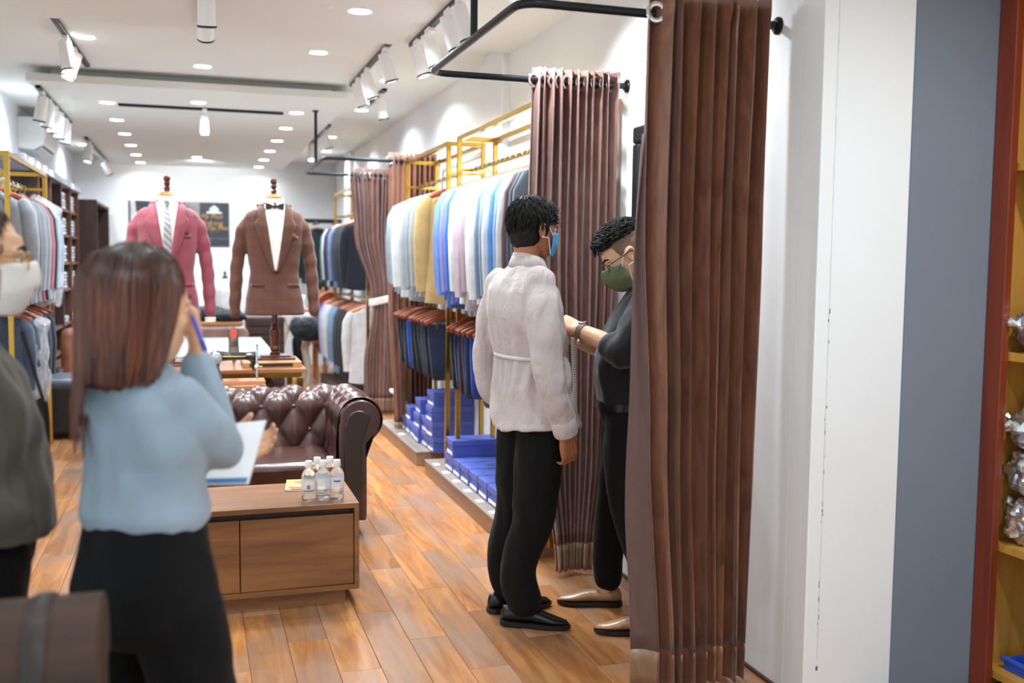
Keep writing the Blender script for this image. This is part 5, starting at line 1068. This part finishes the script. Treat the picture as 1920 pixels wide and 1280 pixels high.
def wr1b(c, n):
    p = c-F1.o; q = math.atan2(p.dot(F1.l), p.dot(F1.f)); k = math.exp(-((p.z-1.02)/.09)**2)+.7*math.exp(-((p.z-1.16)/.05)**2)
    return wr1(c, n)*(.35+.65*min(1, abs(p.z-1.1)/.08))+.007*k*math.sin(q*17+3*noise.noise(c*5))*(1 if abs(p.dot(F1.l)) < .2 else .2)
me = fuse(g, .0075, 3, .5, wr1b); 
bz_ = .793
for v in me.vertices:   # shirt-tail hem: dips at the back and front, rises at the sides
    p = v.co-F1.o
    if p.z < .84 and abs(p.dot(F1.l)) < .215: v.co.z += .03*abs(p.dot(F1.l))/.2*(1-(p.z-.78)/.06)*(1 if p.z < .84 else 0)
st = ob('shirt', me, shm, t, 0); st.data.shade_smooth()
for s_, pts in AR.items():
    e = F1.p(*pts[-1]); a_ = (F1.p(*pts[-2])-e).normalized(); ob('cuff', MB().lathe([(.036, -.008), (.047, -.01), (.05, .0), (.05, .055), (.046, .06), (.036, .055)], 24, e, a_), shm, st, 50)
ob('collar', MB().loft([[F1.p(-.012+.052*c_*math.cos(q)-.006, .056*c_*math.sin(q), z+.012*math.cos(q)*-1) for q in [2*math.pi*j/28 for j in range(28)]] for z, c_ in ((1.45, 1.3), (1.475, 1.18), (1.5, 1.12), (1.503, 1.05), (1.475, 1.05), (1.45, 1.1))], False), shm, st, 60)
ob('collar_fold', MB().loft([[F1.p(-.014+.056*c_*math.cos(q), .06*c_*math.sin(q), z-.02*max(0, math.cos(q))) for q in [2*math.pi*j/28 for j in range(28)]] for z, c_ in ((1.5, 1.14), (1.48, 1.28), (1.455, 1.46))], False), shm, st, 60, solid=.003)
hl, tl = at(941, 1168, Z=0), at(1067, 1180, Z=0); h2, t2_ = at(920, 1147, Z=0), at(1028, 1135, Z=0)
FT = {-1: (hl, tl), 1: (h2, t2_)}
g = MB(); g.ball(F1.p(.022, 0, .88), .125, .165, .13, 20, 12, Matrix((F1.f, F1.l, F1.u)).transposed())
for s_, (a_, b_) in FT.items():
    an = a_+(b_-a_)*.24; g.limb([F1.p(.02, s_*.082, .86), F1.p(.018, s_*.088, .7)+(an-F1.p(0, s_*.09, 0))*.2, F1.p(.02, s_*.09, .45)+(an-F1.p(0, s_*.09, 0))*.5, an+V((0, 0, .24)), an+V((0, 0, .1))+(b_-a_)*.09], [.11, .104, .087, .076, .073], 18)
me = fuse(g, .009, 5, .5, folds(F1, .005, 26, 5))
for v in me.vertices: v.co.z = max(v.co.z, .05)
tr = ob('trousers', me, M['blackc'], t, 0); tr.data.shade_smooth()
for s_, (a_, b_) in FT.items():
    c_ = (a_+b_)/2; c_.z = 0; shoe('x', 'black leather shoe', c_, Mz(math.degrees(math.atan2(b_.y-a_.y, b_.x-a_.x))), M['shoeb'], None, .285, lace=False, worn=t)
# measuring tape
tp = thing('measuring_tape', 'white measuring tape cinched around the customer waist and hanging down', 'tape measure', F1.p(0, 0, 1.09)); tm = pm('tape_white', '#d8d6d2', .5, 0, .03)
wz = lambda q: 1.098+.006*math.sin(q)
ob('waist_loop', MB().grid(48, 1, lambda u, v: F1.p(-.006+.131*math.cos(2*math.pi*u), .186*math.sin(2*math.pi*u), 1.09+.016*v+.004*math.sin(2*math.pi*u))), tm, tp, smooth=60, solid=.0015)
hp = at(1074, 632, Y=3.70); 
hs = ob('hanging_end', MB().grid(2, 30, lambda u, v: V((hp.x-.008+.016*u, hp.y+.003*math.sin(v*9), hp.z-.50*v))+V((.012*math.sin(v*2.6), 0, 0))), tm, tp, smooth=60, solid=.0012)
tk = MB()
for k in range(48): z = hp.z-.01-.01*k; x = hp.x+.012*math.sin((hp.z-z)/.5*2.6); tk.box(x-.003, x+.003, hp.y-.0022+.003*math.sin((hp.z-z)/.5*9), hp.y-.0012+.003*math.sin((hp.z-z)/.5*9), z-.0012, z+.0012)
ob('tick_marks', tk, M['dark'], hs, 0)
# ---------------------------------------------------------------- tailor in black
F2 = Fr(1.655, 3.74, 161); t = person('man in black shirt and glasses with green mask taking a measurement', F2.o)
hf = (F2.f*.82-F2.u*.55+F2.l*.10).normalized(); H2 = Head(F2.p(-.02, .01, 1.505), hf, F2.u*.85+F2.f*.5, .95)
g = MB(); H2.skull(g, F2.p(-.125, 0, 1.36))
trings(g, F2, [(.85, -.05, 0, .12, .09), (1.1, -.05, 0, .13, .09), (1.28, -.09, 0, .15, .08), (1.36, -.115, 0, .08, .06), (1.4, -.11, 0, .05, .05)], 20)
A2 = {1: [(-.11, .16, 1.325), (-.07, .215, 1.24), (-.0, .235, 1.135), (.09, .17, 1.175), (.172, .105, 1.208)], -1: [(-.11, -.16, 1.325), (-.06, -.21, 1.2), (.01, -.21, 1.09), (.09, -.12, 1.12), (.165, -.03, 1.15)]}
for s_, pts in A2.items():
    w_ = [F2.p(*p) for p in pts]; g.limb(w_, [.045, .045, .04, .037, .026], 12); d = (w_[-1]-w_[-2]).normalized()+F2.u*(.05 if s_ > 0 else .1)
    hand(g, w_[-1]+d*.006, d, -F2.u*.75-F2.l*s_*.5, F2.u*.6-F2.l*s_*.7, (.5, .75, .5), .98, .45)
FT2 = {1: (V((1.765, 3.5, 0)), V((1.505, 3.59, 0))), -1: (V((1.74, 3.86, 0)), V((1.48, 3.945, 0)))}
for s_, (a_, b_) in FT2.items(): an = a_+(b_-a_)*.26; g.limb([F2.p(-.05, s_*.08, .85), (F2.p(-.02, s_*.095, .45)*.6+an*.4+V((0, 0, .18))), an+V((0, 0, .07))], [.07, .045, .032], 12)
b = ob('body', fuse(g, .0048, 4), M['skinl'], t, 0); b.data.shade_smooth()
H2.eyes(t); H2.mask(t, pm('olive_mask', '#5d6b4d', .75, 0, .06, 150), .034, True, .0, -.125, .064); H2.specs(t, M['dark'])
hg = MB(); H2.ball(hg, -.015, 0, .085, .098, .074, .062, 22, 14); H2.ball(hg, .055, 0, .1, .05, .06, .035); 
ha = ob('hair', fuse(hg, .006, 2, .5, lambda c, n: .004*noise.noise(c*45)), M['hair'], t, 0); ha.data.shade_smooth()
tg = MB(); tufts(tg, H2, 1000, (-.01, 0, .085), (.1, .076, .064), lambda d: (.8, .12*d.y, .2), .045, .008, .0026, seed=8, ok=lambda d: d.z > -.05); ob('hair_strands', tg, M['hair'], ha, 0)
fg = MB(); H2.ball(fg, -.0135, 0, .034, .0985, .0795, .0985, 24, 16); H2.ball(fg, -.04, 0, -.012, .07, .073, .07, 20, 12)
fade = ob('shaved_sides', fuse(fg, .006, 1), pm('hair_fade', '#7a5d4b', .7, 0, .2, 160), t, 0); fade.data.shade_smooth()
g = MB(); trings(g, F2, [(.9, -.052, 0, .172, .137), (.95, -.05, 0, .176, .142), (1.02, -.044, 0, .182, .147), (1.1, -.048, 0, .187, .144), (1.2, -.07, 0, .196, .135), (1.28, -.095, 0, .198, .122), (1.33, -.112, 0, .18, .1), (1.37, -.122, 0, .12, .085), (1.4, -.12, 0, .083, .075)], 36)
for s_, pts in A2.items(): g.limb([F2.p(*p) for p in pts[:3]]+[F2.p(*[pts[2][i]*.62+pts[3][i]*.38 for i in range(3)])], [.08, .08, .072, .062], 16)
shb = cloth('black_shirt', '#16181c', .75, var=.12); st = ob('shirt', fuse(g, .0075, 4, .5, folds(F2, .007, 28, 9)), shb, t, 0); st.data.shade_smooth()
ob('collar', MB().loft([[F2.p(-.115+.06*c_*math.cos(q), .064*c_*math.sin(q), z+.014*-math.cos(q)) for q in [2*math.pi*j/28 for j in range(28)]] for z, c_ in ((1.375, 1.42), (1.4, 1.24), (1.425, 1.14), (1.425, 1.05), (1.385, 1.08))], False), shb, st, 60)
FT2 = {1: (V((1.765, 3.5, 0)), V((1.505, 3.59, 0))), -1: (V((1.74, 3.86, 0)), V((1.48, 3.945, 0)))}
g = MB(); g.ball(F2.p(-.05, 0, .87), .13, .165, .12, 20, 12, Matrix((F2.f, F2.l, F2.u)).transposed())
for s_, (a_, b_) in FT2.items():
    an = a_+(b_-a_)*.22; g.limb([F2.p(-.05, s_*.085, .85), F2.p(-.04, s_*.09, .68), (F2.p(-.02, s_*.095, .45)*.6+(an*.4+V((0, 0, .18)))), an+V((0, 0, .24)), an+V((0, 0, .12))], [.112, .105, .085, .068, .06], 18)
tr = ob('trousers', fuse(g, .009, 5, .5, folds(F2, .003, 24, 12)), M['blackc'], t, 0); tr.data.shade_smooth()
ob('belt', MB().loft([[F2.p(-.05+(.143+k)*math.cos(q), (.178+k)*math.sin(q), z) for q in [2*math.pi*j/40 for j in range(40)]] for z, k in ((.885, 0), (.886, .004), (.917, .004), (.918, 0))], False), M['shoeb'], tr, 50)
tanm = leather('tan_shoe_leather', '#a5794e', .35, .2)
for s_, (a_, b_) in FT2.items():
    c_ = (a_+b_)/2; shoe('x', 'tan leather loafer', c_, Mz(math.degrees(math.atan2(b_.y-a_.y, b_.x-a_.x))), tanm, None, .275, lace=False, worn=t)
w3 = F2.p(*A2[1][-1]); d3 = (w3-F2.p(*A2[1][-2])).normalized()
wt = ob('wristwatch', MB().lathe([(.03, -.012), (.034, -.011), (.0345, 0), (.034, .011), (.03, .012)], 24, w3-d3*.018, d3), pm('taupe_strap', '#7d6a60', .5), t, 50); ob('watch_case', MB().lathe([(0, 0), (.018, 0), (.018, .008), (.015, .01), (0, .01)], 20, w3-d3*.018+F2.u*.031, F2.u*1.0+F2.l*.2), M['chrome'], wt)
# ---------------------------------------------------------------- woman with long hair, taking notes
F3 = Fr(-.1, 2.15, 45); t = person('woman with long reddish hair in light blue blouse, seen from behind taking notes', F3.o)
H3 = Head(F3.p(-.012, -.01, 1.37), F3.f+V((.12, -.12, -.08)), (0, 0, 1), .93)
Pw = lambda a, b, z: F3.p(a, -b, z)      # b to her right
g = MB(); H3.skull(g, F3.p(-.02, 0, 1.2))
trings(g, F3, [(.85, 0, 0, .11, .08), (1.0, 0, 0, .1, .065), (1.15, -.005, 0, .11, .065), (1.21, -.01, 0, .07, .05), (1.25, -.01, 0, .045, .045)], 20)
A3 = {1: [(-.015, .108, 1.2), (.06, .112, 1.12), (.125, .08, 1.065), (.12, .056, 1.165), (.112, .034, 1.275)], -1: [(-.01, -.115, 1.2), (.04, -.16, 1.1), (.11, -.17, .98), (.19, -.11, 1.0), (.262, -.05, 1.025)]}
for s_, pts in A3.items():
    w_ = [Pw(*p) for p in pts]; g.limb(w_, [.037, .036, .033, .028, .022], 12)
hand(g, Pw(.11, .032, 1.285), V((0, 0, 1))+F3.f*-.12, F3.f*-.7+F3.l*.5, F3.l*.6-F3.f*.4, (.5, .8, .5), .88, .3)
hand(g, Pw(.266, -.046, 1.028), F3.f*.62-F3.l*.78+F3.u*.16, -F3.f*.5-F3.l*.2+F3.u*.5, F3.u*.9-F3.f*.3, (.25, .5, .5), .88, .5)
for s_ in (-1, 1): g.limb([F3.p(0, s_*.07, .8), F3.p(0.02, s_*.08, .45), F3.p(0, s_*.09, .08)], [.06, .045, .03], 12)
b = ob('body', fuse(g, .0046, 4), M['skinl'], t, 0); b.data.shade_smooth(); H3.eyes(t)
s = NT('reddish_hair'); tc = s.coords((40, 40, 1.2)); nz = s.n('ShaderNodeTexNoise', Scale=3.0, Detail=4.0); s.l(tc, nz.inputs[0]); sx = s.n('ShaderNodeSeparateXYZ'); s.l(s.n('ShaderNodeTexCoord').outputs['Object'], sx.inputs[0])
mr = s.n('ShaderNodeMapRange'); mr.inputs[1].default_value = 1.38; mr.inputs[2].default_value = 1.5; s.l(sx.outputs['Z'], mr.inputs[0])
c1 = s.ramp(nz.outputs[0], [(.3, lin('#36180c')), (.55, lin('#66301a')), (.75, lin('#874a2b'))]); s.l(s.mix(mr.outputs[0], c1, lin('#231812')), s.b.inputs['Base Color']); s.set(Roughness=.38, Specular__IOR__Level=.6, Anisotropic=.4); M['rhair'] = s.m
hg = MB(); H3.ball(hg, -.02, 0, .042, .108, .091, .1, 24, 16)
mi = lambda z: H3.c+V((0, 0, z))
def hring(z, a, b, ra, rb, n=28): return [H3.c+H3.f*(a+ra*math.cos(q))+H3.l*(b+rb*math.sin(q))+V((0, 0, z)) for q in [2*math.pi*j/n for j in range(n)]]
hg.loft([hring(.06, -.025, 0, .094, .087), hring(.0, -.033, 0, .09, .087), hring(-.05, -.04, 0, .083, .087), hring(-.09, -.046, 0, .074, .086), hring(-.12, -.052, .004, .064, .086), hring(-.145, -.06, .008, .05, .078), hring(-.16, -.066, .01, .03, .06)])
def hw3(c, n):
    p = c-H3.c; q = math.atan2(p.dot(H3.l), p.dot(H3.f)+.03); return .003*math.sin(q*34+4*noise.noise(c*6))+.003*math.sin(q*13+1)+.003*noise.noise(c*18)
ha = ob('hair', fuse(hg, .006, 3, .5, hw3), M['rhair'], t, 0); ha.data.shade_smooth()
tg = MB(); rnd = random.Random(4)
for k in range(330):
    q = rnd.uniform(.75, 2*math.pi-.75); L_ = rnd.uniform(.13, .2)+(.08 if 1.3 < q < 3.2 and rnd.random() < .6 else 0); r_ = rnd.uniform(.97, 1.03); pts = [H3.c+H3.f*(-.015+.02*math.cos(q))+H3.l*.02*math.sin(q)+V((0, 0, .128))]
    for z in (.1, .05, -.02, -.09, -.15, -.21, -.27, -.33):
        if -z > L_: break
        k1 = {.1: (.073, .066, -.022), .05: (.1, .089, -.025), -.02: (.092, .088, -.035), -.09: (.08, .088, -.047), -.15: (.07, .088, -.06), -.21: (.055, .088, -.078), -.27: (.045, .096, -.088), -.33: (.04, .1, -.09)}[z]
        j_ = rnd.gauss(0, .002); pts.append(H3.c+H3.f*(k1[2]+k1[0]*r_*math.cos(q)+j_)+H3.l*(k1[1]*r_*math.sin(q)+j_)+V((0, 0, z)))
    w_ = rnd.uniform(.003, .0055); tg.tube(pts, [w_*.5]+[w_]*(len(pts)-3)+[w_*.8, w_*.15], 5)
for k in range(26):                                   # long front lock over her left shoulder
    o1 = rnd.gauss(0, .011); o2 = rnd.gauss(0, .008); L_ = rnd.uniform(.22, .31)
    pts = [H3.c+H3.f*(-.03+o2)+H3.l*(.085+o1*.4)+V((0, 0, -.05))]
    for z, a, b in ((-.1, -.05, .09), (-.15, -.08, .085), (-.19, -.1, .078), (-.24, -.108, .07), (-.3, -.11, .066)):
        if -z > L_: break
        pts.append(H3.c+H3.f*(a+o2)+H3.l*(b-.01+o1)+V((0, 0, z)))
    tg.tube(pts, [.005]*(len(pts)-1)+[.0015], 5)
ob('hair_strands', tg, M['rhair'], ha, 60)
g = MB(); trings(g, F3, [(.93, .0, 0, .128, .1), (.955, 0, 0, .136, .108), (1.0, 0, 0, .132, .1), (1.06, 0, 0, .13, .094), (1.12, -.002, 0, .14, .098), (1.18, -.008, 0, .146, .094), (1.215, -.012, 0, .125, .08), (1.24, -.014, 0, .085, .064), (1.26, -.012, 0, .058, .056)], 36)
for s_, pts in A3.items(): g.limb([Pw(*p) for p in pts[:-1]]+[Pw(*[pts[3][i]*.25+pts[4][i]*.75 for i in range(3)])], [.054, .052, .047, .04, .033], 16)
blm = cloth('light_blue_blouse', '#93a5b3', .6, 300, .15, .05, .2); st = ob('blouse', fuse(g, .0075, 4, .5, folds(F3, .009, 26, 15)), blm, t, 0); st.data.shade_smooth()
g = MB(); trings(g, F3, [(.7, -.005, 0, .14, .11), (.74, -.01, 0, .156, .126), (.82, -.01, 0, .15, .125), (.9, -.004, 0, .134, .11), (.955, 0, 0, .126, .102)], 32)
g.limb([Pw(-.01, -.075, .76), Pw(.0, -.095, .5), Pw(-.03, -.1, .25), Pw(-.05, -.1, .09)], [.092, .08, .078, .078], 18); g.limb([Pw(.0, .075, .76), Pw(.03, .115, .5), Pw(.04, .13, .25), Pw(.04, .135, .09)], [.093, .083, .08, .078], 18)
tr = ob('trousers', fuse(g, .009, 5, .5, folds(F3, .004, 22, 21)), M['blackc'], t, 0); tr.data.shade_smooth()
for s_, a_ in ((-1, -.05), (1, .06)):
    c_ = Pw(a_+.03, s_*.11-.0, 0); shoe('x', 'black flat shoe', c_, Mz(45), M['shoeb'], None, .24, lace=False, worn=t)
pen = thing('ballpoint_pen', 'blue ballpoint pen in the raised hand of the long haired woman', 'pen', at(372, 612, Y=2.2)); a_, b_ = at(360, 592, Y=2.13), at(385, 657, Y=2.1)
ob('barrel', MB().tube([a_, a_+(b_-a_)*.8], .0046, 10), pm('pen_blue', '#4a52b8', .35), pen); ob('pen_cap', MB().tube([a_+(b_-a_)*.72, b_], .0056, 10), pm('pen_cap_blue', '#2e3799', .3), pen)
cb = thing('notepad', 'white paper form on a clipboard with blue bottom strip held by the woman', 'paper', at(425, 850, Y=2.36)); TR_, BR_, BL_, TL_ = at(497, 788, Y=2.315), at(464, 906, Y=2.235), at(348, 908, Y=2.29), at(378, 800, Y=2.37)
nn = (TR_-BL_).cross(BR_-TL_).normalized(); nn = nn if nn.y < 0 else -nn
def sheet(u0, u1, v0, v1, off): return lambda u, v: (lambda U, W_: (TL_*(1-U)+TR_*U)*(1-W_)+(BL_*(1-U)+BR_*U)*W_+nn*off)(u0+(u1-u0)*u, v0+(v1-v0)*v)
ob('board', MB().grid(4, 4, sheet(-.01, 1.01, -.01, 1.01, -.003)), M['white'], cb, 0, solid=.003); pg = ob('sheet', MB().grid(6, 6, sheet(0, 1, 0, 1, .0)), M['paper'], cb, 0, solid=.0008)
ob('footer_strip', MB().grid(6, 1, sheet(.02, .98, .91, .99, .0008)), pm('blue_footer', '#4a7fb5', .6, 0, .2, 12), pg, 0)
ln = MB()
for k in range(9): ln.grid(3, 1, sheet(.12, random.uniform(.5, .9), .12+.08*k, .128+.08*k, .0008))
ob('printed_lines', ln, pm('pale_print', '#b9bdcc', .7), pg, 0, fix=False)
# ---------------------------------------------------------------- person at the left edge
F4 = Fr(-.46, 2.36, 12); t = person('person in grey brown coat with glasses and white mask at the left edge', F4.o)
H4 = Head(F4.p(.02, 0, 1.467), F4.f+V((0, 0, -.06)), (0, 0, 1), .93); g = MB(); H4.skull(g, F4.p(-.03, 0, 1.3))
trings(g, F4, [(.85, 0, 0, .13, .09), (1.1, 0, 0, .13, .085), (1.25, -.02, 0, .14, .08), (1.31, -.03, 0, .08, .06), (1.35, -.03, 0, .05, .05)], 20)
A4 = {-1: [(-.03, -.16, 1.26), (-.05, -.2, 1.14), (-.06, -.215, 1.02), (.0, -.2, .97), (.06, -.16, .95)], 1: [(-.03, .16, 1.26), (-.05, .2, 1.14), (-.06, .215, 1.02), (.0, .2, .97), (.06, .16, .95)]}
for s_, pts in A4.items():
    w_ = [F4.p(*p) for p in pts]; g.limb(w_, [.04, .04, .035, .03, .025], 12); hand(g, w_[-1], F4.f*.5-F4.l*s_*.6-F4.u*.3, -F4.f, F4.u, (.4, .5, .4), .85)
for s_ in (-1, 1): g.limb([F4.p(0, s_*.08, .8), F4.p(0, s_*.09, .45), F4.p(0, s_*.09, .08)], [.065, .048, .032], 12)
b = ob('body', fuse(g, .0048, 4), M['skinl'], t, 0); b.data.shade_smooth(); H4.eyes(t); H4.mask(t, pm('white_mask', '#ece6e0', .8, 0, .03, 150), .02, True, .004, -.125, .066); H4.specs(t, M['gold'])
bh = pm('brown_hair', '#4a2f22', .45, 0, .35, 60); hg = MB(); H4.ball(hg, -.03, 0, .05, .1, .092, .093, 24, 16); H4.ball(hg, -.055, 0, -.03, .075, .088, .11, 20, 12)
ha = ob('hair', fuse(hg, .006, 2, .5, lambda c, n: .004*noise.noise(c*35)), bh, t, 0); ha.data.shade_smooth()
tg = MB(); tufts(tg, H4, 500, (-.03, 0, .045), (.103, .094, .096), lambda d: (-.2, .4*d.y, -.8), .05, .006, seed=15, ok=lambda d: d.x < .75); ob('hair_strands', tg, bh, ha, 0)
g = MB(); trings(g, F4, [(.885, .0, 0, .21, .155), (.9, .0, 0, .214, .16), (.98, .0, 0, .212, .16), (1.1, -.006, 0, .205, .152), (1.2, -.02, 0, .2, .135), (1.26, -.028, 0, .19, .115), (1.3, -.03, 0, .14, .09), (1.33, -.03, 0, .09, .075), (1.36, -.026, 0, .075, .07)], 36)
for s_, pts in A4.items(): g.limb([F4.p(*p) for p in pts], [.072, .072, .066, .058, .05], 16)
coat = cloth('grey_brown_coat', '#575249', .8, 160, .3, .12); st = ob('coat', fuse(g, .0085, 4, .5, folds(F4, .012, 24, 31)), coat, t, 0); st.data.shade_smooth()
ob('coat_collar', MB().loft([[F4.p(-.026+.06*c_*math.cos(q), .066*c_*math.sin(q), z) for q in [2*math.pi*j/28 for j in range(28)]] for z, c_ in ((1.33, 1.5), (1.37, 1.3), (1.4, 1.25), (1.4, 1.12), (1.35, 1.12))], False), coat, st, 60)
ob('zip_seam', MB().tube([F4.p(.152 if z < 1.12 else .152-(z-1.12)*.25, .03, z) for z in [.89+.02*k for k in range(22)]], .004, 6), M['dark'], st)
g = MB(); g.ball(F4.p(0, 0, .86), .12, .165, .12, 18, 10, Matrix((F4.f, F4.l, F4.u)).transposed())
for s_ in (-1, 1): g.limb([F4.p(0, s_*.085, .84), F4.p(0, s_*.09, .45), F4.p(-.02, s_*.09, .1)], [.105, .085, .07], 18)
tr = ob('trousers', fuse(g, .009, 4, .5, folds(F4, .003, 22, 40)), M['blackc'], t, 0); tr.data.shade_smooth()
for s_ in (-1, 1): shoe('x', 'black shoe', F4.p(.05, s_*.09, 0), Mz(18), M['shoeb'], None, .26, lace=False, worn=t)
# ---------------------------------------------------------------- seated worker far back
F5 = Fr(1.60, 13.0, 195); t = person('seated worker with short black hair bending over the far white desk', F5.o)
H5 = Head(F5.p(.06, 0, 1.11), F5.f+V((0, 0, -.55)), (0, 0, 1), .93); g = MB(); H5.skull(g, F5.p(-.05, 0, .97))
trings(g, F5, [(.5, -.1, 0, .13, .09), (.75, -.08, 0, .13, .09), (.92, -.06, 0, .14, .08), (1.0, -.05, 0, .06, .05)], 20)
A5 = [[(-.05, s_*.15, .92), (.08, s_*.2, .76), (.3, s_*.12, .85)] for s_ in (-1, 1)]
for s_, pts in zip((-1, 1), A5): g.limb([F5.p(*p) for p in pts], [.045, .04, .03], 12); hand(g, F5.p(*pts[-1]), F5.f, (0, 0, -1), -F5.l*s_, (.3, .4, .3), .95)
for s_ in (-1, 1): g.limb([F5.p(-.08, s_*.08, .52), F5.p(.3, s_*.09, .52), F5.p(.3, s_*.09, .08)], [.08, .065, .04], 12)
b = ob('body', fuse(g, .009, 3), M['skin'], t, 0); b.data.shade_smooth()
hg = MB(); H5.ball(hg, -.018, 0, .045, .106, .088, .1, 20, 14); H5.ball(hg, -.045, 0, -.01, .072, .08, .085, 18, 12); ha = ob('hair', fuse(hg, .009, 2), M['hair'], t, 0); ha.data.shade_smooth()
g = MB(); trings(g, F5, [(.48, -.1, 0, .16, .13), (.7, -.09, 0, .165, .125), (.88, -.065, 0, .18, .11), (.95, -.055, 0, .13, .085), (.99, -.05, 0, .075, .065)], 28)
for pts in A5: g.limb([F5.p(*p) for p in pts[:2]]+[F5.p(*[pts[1][i]*.6+pts[2][i]*.4 for i in range(3)])], [.065, .06, .052], 14)
ob('shirt', fuse(g, .012, 3), cloth('grey_worker_shirt', '#4a4b50', .8), t, 0).data.shade_smooth()
g = MB()
for s_ in (-1, 1): g.limb([F5.p(-.1, s_*.085, .52), F5.p(.3, s_*.09, .52), F5.p(.31, s_*.09, .1)], [.1, .085, .06], 14)
ob('trousers', fuse(g, .012, 3), M['blackc'], t, 0).data.shade_smooth()
st = thing('stool', 'low round stool under the seated worker at the far back', 'stool', F5.p(-.08, 0, 0)); c_ = F5.p(-.08, 0, 0)
ob('seat', MB().lathe([(0, .38), (.16, .38), (.17, .4), (.16, .42), (0, .42)], 20, c_), M['hangl'], st)
for k in range(3): a = k*2.094; ob('leg', MB().tube([c_+V((.1*math.cos(a), .1*math.sin(a), .38)), c_+V((.15*math.cos(a), .15*math.sin(a), 0))], .014, 8), M['hangl'], st)
